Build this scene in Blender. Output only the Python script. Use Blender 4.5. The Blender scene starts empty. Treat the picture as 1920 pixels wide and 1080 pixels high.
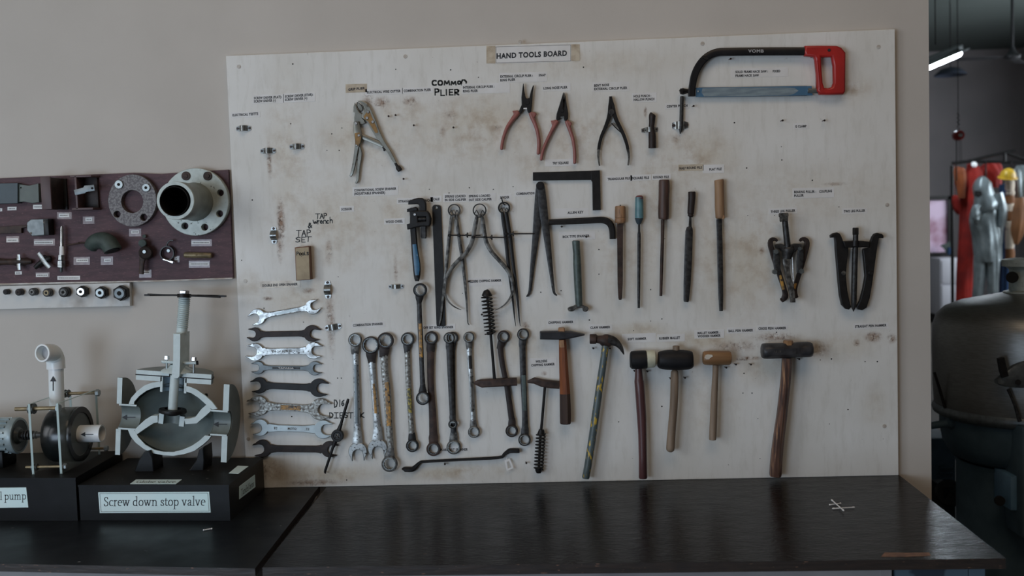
import bpy, math, random
from mathutils import Vector, Matrix, noise
from mathutils.geometry import convex_hull_2d
random.seed(7)
S = bpy.context.scene
COL = S.collection
PI = math.pi
# ---------------------------------------------------------------- camera
BZ = 0.82                       # bench top height; the tool board stands on it, front face at y = 0
CAMP = Vector((0.9001, -2.7625, 0.7177 + BZ))
F = 1867.0
def _axes():
    rx, ry, rz = -0.0605, -0.0316, 0.0454
    f = Vector((-math.sin(rz)*math.cos(rx), math.cos(rz)*math.cos(rx), math.sin(rx)))
    r = Vector((math.cos(rz), math.sin(rz), 0)); u = r.cross(f)
    return (math.cos(ry)*r + math.sin(ry)*u, -math.sin(ry)*r + math.cos(ry)*u, f)
CR, CU, CF = _axes()
cam_d = bpy.data.cameras.new('camera'); cam = bpy.data.objects.new('camera', cam_d); COL.objects.link(cam)
cam_d.sensor_width = 36.0; cam_d.lens = F*36.0/1920.0
cam_d.clip_start = 0.05; cam_d.clip_end = 100
cam_d.dof.use_dof = True; cam_d.dof.focus_distance = 2.72; cam_d.dof.aperture_fstop = 3.4
m = Matrix((CR, CU, -CF)).transposed().to_4x4(); m.translation = CAMP
cam.matrix_world = m
S.camera = cam
# ---------------------------------------------------------------- world, light, exposure
S.view_settings.view_transform = 'Standard'; S.view_settings.look = 'None'
S.view_settings.gamma = 1.0; S.view_settings.use_curve_mapping = False
S.view_settings.exposure = 0.32
W = bpy.data.worlds.new('world'); S.world = W; W.use_nodes = True
W.node_tree.nodes['Background'].inputs[0].default_value = (0.55, 0.65, 0.8, 1)
W.node_tree.nodes['Background'].inputs[1].default_value = 0.3
def area(name, loc, target, sx, sy, power, color):
    d = bpy.data.lights.new(name, 'AREA'); d.shape = 'RECTANGLE'; d.size = sx; d.size_y = sy
    d.energy = power; d.color = color
    o = bpy.data.objects.new(name, d); COL.objects.link(o); o.location = loc
    o.rotation_euler = (Vector(target)-Vector(loc)).to_track_quat('-Z', 'Y').to_euler()
    return o
area('window_light_left', (-2.9, -2.6, 2.2), (0.9, -0.2, 1.4), 2.2, 2.0, 46, (0.90, 0.95, 1.0))
area('window_light_behind', (-1.2, -4.8, 0.95), (1.1, 0.0, 0.5), 2.8, 1.5, 76, (0.64, 0.80, 1.0))
area('warm_top_fill', (1.2, -2.4, 4.2), (1.2, -1.6, 0.0), 3.0, 1.6, 22, (1.0, 0.76, 0.54))  # unseen soft area light added to warm the upper wall
area('hall_fill_light', (8.9, 8.0, 2.4), (0.0, 8.0, 2.2), 6.0, 1.6, 160, (0.85, 0.93, 1.0))  # unseen area light added to brighten the hall
# ---------------------------------------------------------------- pixel <-> place
def ray(px, py):
    return (CF + CR*((px-960)/F) - CU*((py-540)/F))
def at(px, py, y=0.0):
    r = ray(px, py); t = (y-CAMP.y)/r.y
    return CAMP + r*t
def at_z(px, py, z):
    r = ray(px, py); t = (z-CAMP.z)/r.z
    return CAMP + r*t
def mpp(px, py, y=0.0):
    return (at(px+1, py, y)-at(px, py, y)).length
def zz(pts, ox, oy, s):
    out = []
    for p in pts:
        q = [ox+p[0]/s, oy+p[1]/s]
        if len(p) > 2: q += [v/s for v in p[2:]]
        out.append(tuple(q))
    return out
# ---------------------------------------------------------------- geometry helpers
class G:
    def __init__(self): self.v = []; self.f = []; self.m = []
    def add(self, v, f, mi=0):
        b = len(self.v); self.v += [Vector(p) for p in v]
        self.f += [tuple(b+i for i in q) for q in f]; self.m += [mi]*len(f)
        return self
    def join(self, o, mi=None):
        b = len(self.v); self.v += o.v; self.f += [tuple(b+i for i in q) for q in o.f]
        self.m += (o.m if mi is None else [mi]*len(o.f)); return self
    def xf(self, M):
        self.v = [M @ p for p in self.v]; return self
def joined(*gs):
    g = G()
    for x in gs: g.join(x)
    return g
def box(c, s, ch=0.0):
    """box centre c size s with chamfered edges"""
    g = G(); x, y, z = [d/2 for d in s]
    if ch <= 0:
        v = [(a*x, b*y, e*z) for a in (-1, 1) for b in (-1, 1) for e in (-1, 1)]
        f = [(0,1,3,2),(4,6,7,5),(0,4,5,1),(2,3,7,6),(0,2,6,4),(1,5,7,3)]
        g.add(v, f)
    else:
        import bmesh
        bm = bmesh.new(); bmesh.ops.create_cube(bm, size=1)
        for v in bm.verts: v.co = Vector((v.co.x*2*x, v.co.y*2*y, v.co.z*2*z))
        bmesh.ops.bevel(bm, geom=bm.edges[:], offset=min(ch, .45*min(s)), segments=2, affect='EDGES', profile=.5)
        bm.verts.index_update()
        g.add([v.co.copy() for v in bm.verts], [[v.index for v in f.verts] for f in bm.faces]); bm.free()
    cc = Vector(c); g.v = [p+cc for p in g.v]
    return g
def box2(a, b, ch=0.0):
    a = Vector(a); b = Vector(b)
    return box((a+b)/2, [abs(b[i]-a[i]) for i in range(3)], ch)
def profile(kind, n=14):
    if kind == 'round': return [(math.cos(2*PI*i/n), math.sin(2*PI*i/n)) for i in range(n)]
    if kind == 'hex': return [(math.cos(PI/3*i)/.93, math.sin(PI/3*i)/.93) for i in range(6)]
    if kind == 'box':
        c = .72; return [(1,-c),(1,c),(c,1),(-c,1),(-1,c),(-1,-c),(-c,-1),(c,-1)]
    if kind == 'flat':
        return [(1,-.8),(1,.8),(.93,1),(-.93,1),(-1,.8),(-1,-.8),(-.93,-1),(.93,-1)]
    if kind == 'oct': return [(math.cos(PI/8+PI/4*i)/.95, math.sin(PI/8+PI/4*i)/.95) for i in range(8)]
    if kind == 'tri': return [(1,-.8),(.0,1.0),(-1,-.8),(0,-.85)]
def catmull(pts, k):
    if k <= 1 or len(pts) < 3: return [Vector(p) for p in pts]
    P = [Vector(p) for p in pts]; out = []
    for i in range(len(P)-1):
        p0 = P[max(i-1, 0)]; p1 = P[i]; p2 = P[i+1]; p3 = P[min(i+2, len(P)-1)]
        for j in range(k):
            t = j/k
            out.append(.5*((2*p1)+(p2-p0)*t+(2*p0-5*p1+4*p2-p3)*t*t+(3*p1-p0-3*p2+p3)*t**3))
    out.append(P[-1]); return out
def sweep(pts, hw, hd=None, ref=(0,1,0), kind='round', n=14, cap=True, k=1, rnd=0.0, ripple=None, mi=0):
    """sweep a section along 3D points; hw half widths (in-plane), hd half depths (along ref)"""
    if hd is None: hd = hw
    if not hasattr(hw, '__len__'): hw = [hw]*len(pts)
    if not hasattr(hd, '__len__'): hd = [hd]*len(pts)
    P = [Vector(tuple(p)) for p in pts]
    if k > 1:
        q = catmull([Vector((p.x, p.y, p.z, 0)) for p in P], k)
        a = catmull([Vector((hw[i], hd[i], 0)) for i in range(len(P))], k)
        P = [Vector(v[:3]) for v in q]; hw = [max(v.x, 1e-5) for v in a]; hd = [max(v.y, 1e-5) for v in a]
    if rnd > 0:   # rounded ends
        def endc(i, j):
            d = (P[i]-P[j]).normalized(); r = hw[i]*rnd; out = []
            for t in (.35, .7, .93, 1.0):
                out.append((P[i]+d*r*(t-1)*1.0 if False else P[i]-d*r*(1-t), math.sqrt(max(0, 1-t*t*.97))))
            return out
        s = endc(0, 1); e = endc(-1, -2)
        w0, d0, w1, d1 = hw[0], hd[0], hw[-1], hd[-1]
        P = [p for p, _ in s][::-1]+P[1:-1]+[p for p, _ in e]
        hw = [w0*c for _, c in s][::-1]+list(hw[1:-1])+[w1*c for _, c in e]
        hd = [d0*c for _, c in s][::-1]+list(hd[1:-1])+[d1*c for _, c in e]
    ref = Vector(ref); prof = profile(kind, n); g = G(); N = len(P); m_ = len(prof); V = []
    for i in range(N):
        a = P[max(i-1, 0)]; b = P[min(i+1, N-1)]; T = b-a
        if T.length < 1e-9: T = Vector((0, 0, 1))
        T.normalize(); side = T.cross(ref)
        if side.length < 1e-4: side = T.cross(Vector((1, 0, 0)))
        side.normalize(); up = side.cross(T).normalized()
        w_ = hw[i]
        if 0 < i < N-1 and k == 1:
            t1 = (P[i]-P[i-1]).normalized(); t2 = (P[i+1]-P[i]).normalized()
            c = max(.6, math.sqrt(max(0, (1+t1.dot(t2))/2))); w_ = w_/c
        for j, (x, y) in enumerate(prof):
            r = 1.0 if ripple is None else ripple(i/(N-1), 2*PI*j/m_)
            V.append(P[i]+side*(x*w_*r)+up*(y*hd[i]*r))
    Fc = []
    for i in range(N-1):
        for j in range(m_):
            a = i*m_+j; b = i*m_+(j+1) % m_
            Fc.append((a, b, b+m_, a+m_))
    if cap:
        Fc.append(tuple(range(m_))[::-1]); Fc.append(tuple(range((N-1)*m_, N*m_)))
    g.add(V, Fc, mi); return g
def bar(pts, y, d=None, kind='round', k=1, n=14, rnd=0.0, dscale=1.0, mi=0, cap=True):
    """pts: (px, py, width_px); section centred at depth plane y; d full depth in metres or None = same as width"""
    P = []; hw = []
    for p in pts:
        P.append(at(p[0], p[1], y)); hw.append(p[2]*mpp(p[0], p[1], y)/2)
    if d is None: hd = [h*dscale for h in hw]
    elif hasattr(d, '__len__'): hd = [q/2 for q in d]
    else: hd = [d/2]*len(P)
    return sweep(P, hw, hd, (0, 1, 0), kind, n, cap, k, rnd, mi=mi)
def curve_geo(loops, y0, y1, bev=0.0, mi=0, res=1):
    """loops: closed lists of world (x, z); extruded from y0 (back, larger) to y1 (front)"""
    cu = bpy.data.curves.new('tmp', 'CURVE'); cu.dimensions = '2D'; cu.fill_mode = 'BOTH'
    th = abs(y1-y0); bev = min(bev, th*.45)
    for lp in loops:
        sp = cu.splines.new('POLY'); sp.points.add(len(lp)-1)
        for i, (x, z) in enumerate(lp): sp.points[i].co = (x, z, 0, 1)
        sp.use_cyclic_u = True
    cu.extrude = max(th/2-bev, 1e-5); cu.bevel_depth = bev; cu.offset = -bev; cu.bevel_resolution = res
    ob = bpy.data.objects.new('tmp', cu); me = bpy.data.meshes.new_from_object(ob)
    yc = (y0+y1)/2
    g = G(); g.add([(v.co.x, yc-v.co.z, v.co.y) for v in me.vertices], [tuple(p.vertices) for p in me.polygons], mi)
    bpy.data.objects.remove(ob); bpy.data.curves.remove(cu); bpy.data.meshes.remove(me)
    return g
def plate(outer, yb, yf, holes=(), bev=0.0008, k=1, mi=0):
    """outer: pixel outline read on the front face plane yf"""
    def cv(l, kk):
        w = [at(p[0], p[1], yf) for p in l]
        if kk > 1:
            w2 = catmull([w[-1]]+w+[w[0], w[1]], kk); w = w2[kk:-(kk)-1]
        return [(p.x, p.z) for p in w]
    return curve_geo([cv(outer, k)]+[cv(h, 1) for h in holes], yb, yf, bev, mi)
def circ(cx, cy, r, n=24, ry=None, a0=0):
    ry = r if ry is None else ry
    return [(cx+r*math.cos(a0+2*PI*i/n), cy+ry*math.sin(a0+2*PI*i/n)) for i in range(n)]
def star(cx, cy, r, n=12, amp=.08):
    return [(cx+r*(1+(amp if i % 2 else -amp))*math.cos(PI*i/n), cy+r*(1+(amp if i % 2 else -amp))*math.sin(PI*i/n)) for i in range(2*n)]
def lathe(c, axis, prof, n=24, a0=0.0, a1=2*PI, ref=None, mi=0):
    """prof: (t along axis, radius)"""
    ax = Vector(axis).normalized(); r = Vector(ref) if ref else (Vector((0,0,1)) if abs(ax.z) < .9 else Vector((1,0,0)))
    u = (r-ax*r.dot(ax)).normalized(); w = ax.cross(u); c = Vector(c); full = abs(a1-a0-2*PI) < 1e-6
    m_ = n if full else n+1; V = []; Fc = []
    for (t, rad) in prof:
        for j in range(m_):
            a = a0+(a1-a0)*j/n; V.append(c+ax*t+(u*math.cos(a)+w*math.sin(a))*max(rad, 1e-5))
    for i in range(len(prof)-1):
        for j in range(n):
            a = i*m_+j; b = i*m_+((j+1) % m_)
            Fc.append((a, b, b+m_, a+m_))
    g = G(); g.add(V, Fc, mi); return g
def cyl(p0, p1, r, r1=None, n=18, ch=0.0, mi=0, kind='round'):
    p0 = Vector(p0); p1 = Vector(p1); L = (p1-p0).length; r1 = r if r1 is None else r1
    if kind == 'hex': n = 6
    ch = min(ch, L*.3, r*.5)
    pr = [(0, 0), (0, r-ch), (ch, r), (L-ch, r1), (L, r1-ch), (L, 0)] if ch > 0 else [(0, 0), (0, r), (L, r1), (L, 0)]
    return lathe(p0, p1-p0, pr, n, mi=mi)
def coil(p0, p1, R, wr, turns, n=12):
    p0 = Vector(p0); p1 = Vector(p1); ax = (p1-p0).normalized(); u = ax.cross(Vector((0, 1, 0))).normalized(); w = ax.cross(u)
    N = int(turns*n); P = []
    for i in range(N+1):
        t = i/N; a = 2*PI*turns*t; P.append(p0.lerp(p1, t)+(u*math.cos(a)+w*math.sin(a))*R)
    g = G(); V = []; Fc = []
    for i in range(N+1):
        t = (P[min(i+1, N)]-P[max(i-1, 0)]).normalized(); o = ((P[i]-p0)-ax*(P[i]-p0).dot(ax)).normalized(); b = t.cross(o)
        for j in range(6): V.append(P[i]+o*math.cos(PI/3*j)*wr+b*math.sin(PI/3*j)*wr)
    for i in range(N):
        for j in range(6): Fc.append((i*6+j, i*6+(j+1) % 6, (i+1)*6+(j+1) % 6, (i+1)*6+j))
    Fc.append(tuple(range(6))[::-1]); Fc.append(tuple(range(N*6, N*6+6)))
    g.add(V, Fc); return g
def flatpoly(pts_px, y, mi=0):
    g = G(); g.add([at(p[0], p[1], y) for p in pts_px], [tuple(range(len(pts_px)))], mi); return g
# ---------------------------------------------------------------- objects
def tag(o, label=None, cat=None, group=None, kind=None):
    if label: o['label'] = label
    if cat: o['category'] = cat
    if group: o['group'] = group
    if kind: o['kind'] = kind
    return o
def root_loc(p):
    l = Vector((0, 0, 0))
    while p is not None: l = l+Vector(p.location); p = p.parent
    return l
def build(name, g, mats, parent=None, loc=None, smooth=35, label=None):
    me = bpy.data.meshes.new(name)
    if parent is not None: o0 = root_loc(parent)
    elif loc is not None: o0 = Vector(loc)
    else:
        lo = [min(p[i] for p in g.v) for i in range(3)]; hi = [max(p[i] for p in g.v) for i in range(3)]
        o0 = Vector(((lo[0]+hi[0])/2, (lo[1]+hi[1])/2, lo[2]))
    me.from_pydata([tuple(p-o0) for p in g.v], [], g.f)
    mats = mats if isinstance(mats, (list, tuple)) else [mats]
    for m_ in mats: me.materials.append(m_)
    if len(mats) > 1: me.polygons.foreach_set('material_index', g.m)
    me.validate()
    import bmesh
    bm = bmesh.new(); bm.from_mesh(me); bmesh.ops.recalc_face_normals(bm, faces=bm.faces[:]); bm.to_mesh(me); bm.free()
    if smooth:
        me.polygons.foreach_set('use_smooth', [True]*len(me.polygons)); me.set_sharp_from_angle(angle=math.radians(smooth))
    me.update()
    o = bpy.data.objects.new(name, me); COL.objects.link(o)
    if parent is not None: o.parent = parent
    else: o.location = o0
    if label: o['label'] = label
    return o
def thing(name, loc, label, cat, group=None):
    o = bpy.data.objects.new(name, None); o.empty_display_size = .05; COL.objects.link(o); o.location = Vector(loc)
    return tag(o, label, cat, group)
def solo(name, g, mats, label, cat, group=None, smooth=35):
    return tag(build(name, g, mats, smooth=smooth), label, cat, group)
def struct(name, g, mats, smooth=0):
    return tag(build(name, g, mats, loc=(0, 0, 0), smooth=smooth), kind='structure')
# ---------------------------------------------------------------- lettering
def text_geo(s, O, U, V, bold=.012, y=None):
    """built-in sans letters: start O, U = whole width vector, V = capital height vector"""
    cu = bpy.data.curves.new('t', 'FONT'); cu.body = s; cu.size = 1; cu.offset = bold; cu.space_character = 1.12; cu.resolution_u = 3; cu.fill_mode = 'FRONT'
    ob = bpy.data.objects.new('t', cu); me = bpy.data.meshes.new_from_object(ob)
    xs = [v.co.x for v in me.vertices]; x0, x1 = min(xs), max(xs); caph = .70
    O = Vector(O); U = Vector(U); V = Vector(V)
    g = G(); g.add([O+U*((v.co.x-x0)/(x1-x0))+V*(v.co.y/caph) for v in me.vertices], [tuple(p.vertices) for p in me.polygons])
    bpy.data.objects.remove(ob); bpy.data.curves.remove(cu); bpy.data.meshes.remove(me)
    return g
def nib(strokes, O, U, V, nw, nh):
    """pen strokes (u, v) in a frame O,U,V drawn with a rectangular nib of nw x nh (in u, v units)"""
    g = G(); O = Vector(O); U = Vector(U); V = Vector(V)
    for st in strokes:
        for a, b in zip(st[:-1], st[1:]):
            pts = [(p[0]+sx*nw/2, p[1]+sy*nh/2) for p in (a, b) for sx in (-1, 1) for sy in (-1, 1)]
            h = convex_hull_2d([Vector(q) for q in pts])
            g.add([O+U*pts[i][0]+V*pts[i][1] for i in h], [tuple(range(len(h)))])
    return g
def arc(cx, cy, rx, ry, a0, a1, n=12):
    return [(cx+rx*math.cos(math.radians(a0+(a1-a0)*i/n)), cy+ry*math.sin(math.radians(a0+(a1-a0)*i/n))) for i in range(n+1)]
SER = {  # book-face letters, x-height 1
 ' ': (.5, []),
 'o': (1.05, [arc(.5,.5,.40,.47,0,360,20)]),
 'c': (.92, [arc(.5,.5,.40,.47,48,312,16)]),
 'e': (.95, [[(.12,.56),(.86,.56)]+arc(.49,.5,.38,.47,8,300,16)]),
 'r': (.80, [[(.24,0),(.24,.97)],[(.06,.9),(.24,.97)],[(.06,0),(.44,0)],[(.24,.72),(.4,.93),(.55,.97),(.68,.9)]]),
 'n': (1.2, [[(.24,0),(.24,.97)],[(.06,.9),(.24,.97)],[(.06,0),(.42,0)],[(.24,.72),(.42,.92),(.62,.97),(.80,.88),(.88,.68),(.88,0)],[(.70,0),(1.06,0)]]),
 'm': (1.8, [[(.24,0),(.24,.97)],[(.06,.9),(.24,.97)],[(.06,0),(.42,0)],[(.24,.72),(.42,.92),(.60,.97),(.76,.88),(.84,.68),(.84,0)],[(.66,0),(1.02,0)],[(.84,.72),(1.02,.92),(1.2,.97),(1.36,.88),(1.44,.68),(1.44,0)],[(1.26,0),(1.62,0)]]),
 'u': (1.2, [[(.06,.95),(.24,.95),(.24,.32),(.32,.1),(.5,.02),(.68,.08),(.86,.28)],[(.68,.95),(.86,.95),(.86,.02),(1.05,.02)]]),
 'w': (1.6, [[(.16,.96),(.46,.03),(.78,.9)],[(.70,.96),(1.02,.03),(1.32,.96)],[(0,.96),(.34,.96)],[(.58,.96),(.88,.96)],[(1.18,.96),(1.48,.96)]]),
 'v': (1.1, [[(.16,.96),(.52,.03),(.86,.96)],[(0,.96),(.34,.96)],[(.72,.96),(1.0,.96)]]),
 'd': (1.15, [arc(.48,.49,.37,.46,40,320,16),[(.80,1.62),(.80,.02),(.98,.02)],[(.62,1.55),(.80,1.62)]]),
 'p': (1.15, [arc(.58,.49,.38,.46,-140,140,16),[(.26,-.55),(.26,.97)],[(.08,.9),(.26,.97)],[(.08,-.55),(.46,-.55)]]),
 's': (.82, [[(.64,.72),(.60,.9),(.40,.97),(.20,.88),(.17,.70),(.34,.56),(.56,.44),(.68,.26),(.60,.08),(.38,.02),(.18,.08),(.13,.28)]]),
 't': (.72, [[(.28,1.25),(.28,.25),(.36,.06),(.50,.03),(.64,.12)],[(.08,.93),(.60,.93)]]),
 'l': (.55, [[(.26,1.62),(.26,0)],[(.08,1.55),(.26,1.62)],[(.08,0),(.46,0)]]),
 'b': (1.1, [arc(.58,.49,.38,.46,-140,140,16),[(.24,1.62),(.24,.1)],[(.06,1.55),(.24,1.62)]]),
 'a': (1.0, [[(.20,.74),(.26,.90),(.44,.97),(.64,.90),(.68,.70),(.68,.15),(.76,.04),(.92,.06)],[(.68,.58),(.40,.50),(.18,.36),(.16,.16),(.30,.03),(.50,.06),(.68,.22)]]),
 'S': (1.1, [[(.82,1.22),(.76,1.45),(.52,1.52),(.26,1.42),(.18,1.18),(.30,.94),(.58,.76),(.84,.56),(.88,.30),(.74,.08),(.48,.0),(.22,.06),(.14,.32)]]),
 'T': (1.3, [[(.62,1.5),(.62,0)],[(.08,1.25),(.08,1.5),(1.16,1.5),(1.16,1.25)],[(.42,0),(.82,0)]]),
 'C': (1.35, [arc(.7,.75,.58,.76,50,310,18)]),
 'G': (1.4, [arc(.7,.75,.56,.75,50,340,18),[(1.2,.1),(1.2,.6)],[(1.0,.6),(1.4,.6)]]),
}
def serif(s, O, U, V):
    """fit the word s to width U with x-height V"""
    wid = sum(SER[c][0] for c in s); st = []; x = 0
    for c in s:
        w, ss = SER[c]; st += [[(p[0]+x, p[1]) for p in q] for q in ss]; x += w
    return nib([[(p[0]/wid, p[1]) for p in q] for q in st], O, U, V, .15/wid, .075)
HAND = {
 'C': [arc(.55,.5,.5,.5,50,310,10)], 'O': [arc(.5,.5,.45,.48,0,360,14)],
 'M': [[(0,0),(.12,1),(.48,.25),(.86,1),(1,0)]], 'm': [[(0,0),(.05,.95),(.3,1),(.45,.7),(.48,.05),(.5,.7),(.7,1),(.92,.85),(1,0)]],
 'n': [[(.1,0),(0,.5),(.25,1),(.6,1),(.95,.6),(.85,0)]],
 'P': [[(.1,0),(.1,1),(.6,1),(.9,.8),(.8,.55),(.15,.45)]], 'L': [[(.1,1),(.1,0),(.9,0)]],
 'I': [[(.5,0),(.5,1)]], 'J': [[(0,1),(1,1)],[(.5,1),(.5,0)],[(0,0),(1,0)]],
 'E': [[(.9,1),(.1,1),(.1,0),(.9,0)],[(.1,.5),(.75,.5)]],
 'R': [[(.1,0),(.1,1),(.6,1),(.9,.78),(.75,.55),(.15,.48),(.9,0)]],
 'T': [[(0,1),(1,1)],[(.5,1),(.42,0)]], 'A': [[(0,0),(.5,1),(.9,0)],[(.2,.4),(.75,.4)]],
 'S': [[(.9,.9),(.5,1),(.12,.8),(.3,.55),(.75,.42),(.8,.15),(.4,0),(.05,.1)]],
 'W': [[(0,1),(.15,.3),(.3,0),(.5,.6),(.7,0),(.9,.4),(1,1)]], 'r': [[(.2,0),(.2,.7)],[(.2,.45),(.5,.7),(.8,.65)]],
 'e': [[(.1,.35),(.85,.4),(.6,.7),(.2,.6),(.1,.2),(.5,0),(.9,.15)]], 'v': [[(.1,0),(.2,.7),(.6,.7),(.9,.5),(.85,0)]],
 'c': [[(.85,.6),(.4,.7),(.1,.35),(.4,0),(.85,.1)]], 'h': [[(.15,1.2),(.15,0)],[(.15,.4),(.5,.7),(.85,.5),(.85,0)]],
 'K': [[(.1,0),(.1,1)],[(.9,1),(.1,.45),(.95,0)]], 'D': [[(.15,0),(.15,1),(.6,.95),(.95,.6),(.7,.15),(.15,0)]],
 '1': [[(.5,0),(.6,1)]], '6': [[(.85,.95),(.3,.7),(.1,.3),(.4,0),(.8,.2),(.7,.5),(.2,.4)]],
 '&': [[(.95,.1),(.3,.75),(.5,1),(.7,.8),(.1,.3),(.35,0),(.95,.5)]], 'k': [[(.1,0),(.1,1)],[(.8,.7),(.1,.35),(.9,0)]],
}
def hand(items, y, nibpx=2.0):
    """items: (char, left px, baseline px, w px, h px)"""
    g = G()
    for c, x, b, w, h in items:
        O = at(x, b, y); U = at(x+w, b-w*.02, y)-O; V = at(x-h*.02, b-h, y)-O
        g.join(nib(HAND[c], O, U, V, nibpx/w, nibpx/h))
    return g
# ---------------------------------------------------------------- materials
def s2l(c): c /= 255.0; return c/12.92 if c <= .04045 else ((c+.055)/1.055)**2.4
def seen(r, g, b, k=.46):
    """own colour of a surface that photographs as r g b in this room's light"""
    return tuple(min(.9, s2l(v)/k) for v in (r, g, b))+(1,)
def mat(name, c1, c2=None, metal=0.0, rough=.5, rough2=None, scale=30, lo=.35, hi=.65, bump=0, stretch=(1,1,1), spec=.5, detail=4, c3=None, s3=120, l3=.62, h3=.7, coat=0, bscale=None):
    m_ = bpy.data.materials.new(name); m_.use_nodes = True; nt = m_.node_tree; N = nt.nodes; L = nt.links
    b = N['Principled BSDF']; b.inputs['Metallic'].default_value = metal; b.inputs['Roughness'].default_value = rough
    b.inputs['Specular IOR Level'].default_value = spec; b.inputs['Coat Weight'].default_value = coat
    b.inputs['Base Color'].default_value = c1
    if c2 is None and not bump: return m_
    tc = N.new('ShaderNodeTexCoord'); mp = N.new('ShaderNodeMapping'); mp.inputs['Scale'].default_value = stretch
    L.new(tc.outputs['Object'], mp.inputs[0])
    nz = N.new('ShaderNodeTexNoise'); nz.inputs['Scale'].default_value = scale; nz.inputs['Detail'].default_value = detail
    L.new(mp.outputs[0], nz.inputs['Vector'])
    mr = N.new('ShaderNodeMapRange'); mr.inputs[1].default_value = lo; mr.inputs[2].default_value = hi; L.new(nz.outputs[0], mr.inputs[0])
    if c2 is not None:
        mx = N.new('ShaderNodeMix'); mx.data_type = 'RGBA'; mx.inputs[6].default_value = c1; mx.inputs[7].default_value = c2
        L.new(mr.outputs[0], mx.inputs[0]); last = mx.outputs[2]
        if c3 is not None:
            n3 = N.new('ShaderNodeTexNoise'); n3.inputs['Scale'].default_value = s3; n3.inputs['Detail'].default_value = 3; L.new(mp.outputs[0], n3.inputs['Vector'])
            r3 = N.new('ShaderNodeMapRange'); r3.inputs[1].default_value = l3; r3.inputs[2].default_value = h3; L.new(n3.outputs[0], r3.inputs[0])
            m3 = N.new('ShaderNodeMix'); m3.data_type = 'RGBA'; m3.inputs[7].default_value = c3; L.new(r3.outputs[0], m3.inputs[0]); L.new(last, m3.inputs[6]); last = m3.outputs[2]
        L.new(last, b.inputs['Base Color'])
    if rough2 is not None:
        rr = N.new('ShaderNodeMapRange'); rr.inputs[3].default_value = rough; rr.inputs[4].default_value = rough2; L.new(mr.outputs[0], rr.inputs[0]); L.new(rr.outputs[0], b.inputs['Roughness'])
    if bump:
        bp = N.new('ShaderNodeBump'); bp.inputs['Strength'].default_value = bump; bp.inputs['Distance'].default_value = .002
        src = nz
        if bscale:
            src = N.new('ShaderNodeTexNoise'); src.inputs['Scale'].default_value = bscale; src.inputs['Detail'].default_value = 5; L.new(mp.outputs[0], src.inputs['Vector'])
        L.new(src.outputs[0], bp.inputs['Height']); L.new(bp.outputs[0], b.inputs['Normal'])
    return m_
c = seen
M = {}
M['wall'] = mat('wall_paint', c(143,139,134), c(138,134,129), rough=.85, scale=3, bump=.15, bscale=160, spec=.2)
M['hallwall'] = mat('hall_wall_paint', c(132,127,129), c(122,119,121), rough=.9, scale=1, spec=.1)
M['ceiling'] = mat('ceiling_paint', c(80,86,84), c(76,82,80), rough=.9, scale=1, spec=.1)
M['floor'] = mat('floor_cement', c(70,66,62), c(58,55,52), rough=.6, scale=3, bump=.05, spec=.2)
M['white_edge'] = mat('board_edge_paint', c(150,148,144), c(120,110,100), rough=.6, scale=40)
M['bench'] = mat('bench_laminate', c(11,7,6), c(7,5,4), rough=.13, rough2=.27, scale=16, lo=.30, hi=.70, detail=5, stretch=(1,2.6,1), c3=c(64,50,42), s3=42, l3=.71, h3=.80, bump=.42, bscale=70, spec=.10)
M['bench_edge'] = mat('bench_edge_wood', c(25,22,21), c(34,28,25), rough=.5, scale=20, stretch=(1,1,6), c3=c(96,72,58), s3=60, l3=.68, h3=.72, bump=.5)
M['chip'] = mat('chipped_wood', c(104,78,62), c(70,52,44), rough=.7, scale=60, stretch=(1,4,1), bump=.4)
M['table'] = mat('table_laminate', c(14,17,20), c(11,13,16), rough=.30, rough2=.42, scale=8, c3=c(96,98,100), s3=46, l3=.73, h3=.78, bump=.06, bscale=30, spec=.12)
M['carcass'] = mat('carcass_white', c(112,110,110), c(98,96,97), rough=.6, scale=6)
M['peel'] = mat('peeling_paint', c(60,74,84), c(34,42,52), rough=.45, scale=9, lo=.48, hi=.52, bump=.5, c3=c(110,112,108), s3=14, l3=.58, h3=.62)
M['maroon'] = mat('maroon_board', c(64,48,52), c(56,43,47), rough=.6, spec=.25, scale=18, stretch=(1,1,5), lo=.4, hi=.6, c3=c(92,70,70), s3=90, l3=.6, h3=.8)
M['strip'] = mat('white_strip', c(150,150,148), c(118,112,106), rough=.6, scale=14, lo=.5, hi=.8)
M['paper'] = mat('paper', c(165,165,165), c(158,157,155), rough=.5, scale=20)
M['paper_old'] = mat('paper_aged', c(158,154,146), c(140,132,120), rough=.5, scale=30)
M['tape'] = mat('tape_yellowed', c(148,140,126), c(120,108,92), rough=.28, scale=40, lo=.4, hi=.7)
M['signpaper'] = mat('sign_paper', c(160,180,194), c(154,174,188), rough=.6, scale=8)
M['ink'] = mat('ink', c(28,30,34), rough=.6)
M['ink_grey'] = mat('ink_worn', c(70,68,66), rough=.6)
M['marker'] = mat('marker_ink', c(24,26,24), rough=.5)
M['chrome'] = mat('worn_chrome', (.43,.44,.43,1), (.25,.255,.25,1), metal=.7, rough=.30, rough2=.42, scale=75, lo=.42, hi=.66, detail=7, c3=(.06,.055,.05,1), s3=150, l3=.60, h3=.66, bump=.06)
M['chrome_dirty'] = mat('dirty_chrome', (.34,.34,.31,1), (.12,.105,.09,1), metal=.6, rough=.34, rough2=.5, scale=150, lo=.38, hi=.64, detail=8, bump=.08)
M['satin'] = mat('satin_steel', (.37,.41,.41,1), (.31,.34,.34,1), metal=.6, rough=.38, scale=40, c3=(.2,.22,.22,1), s3=160, l3=.66, h3=.76)
M['satin_dark'] = mat('satin_grey_steel', (.17,.19,.195,1), (.12,.135,.14,1), metal=.6, rough=.42, scale=60)
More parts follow.
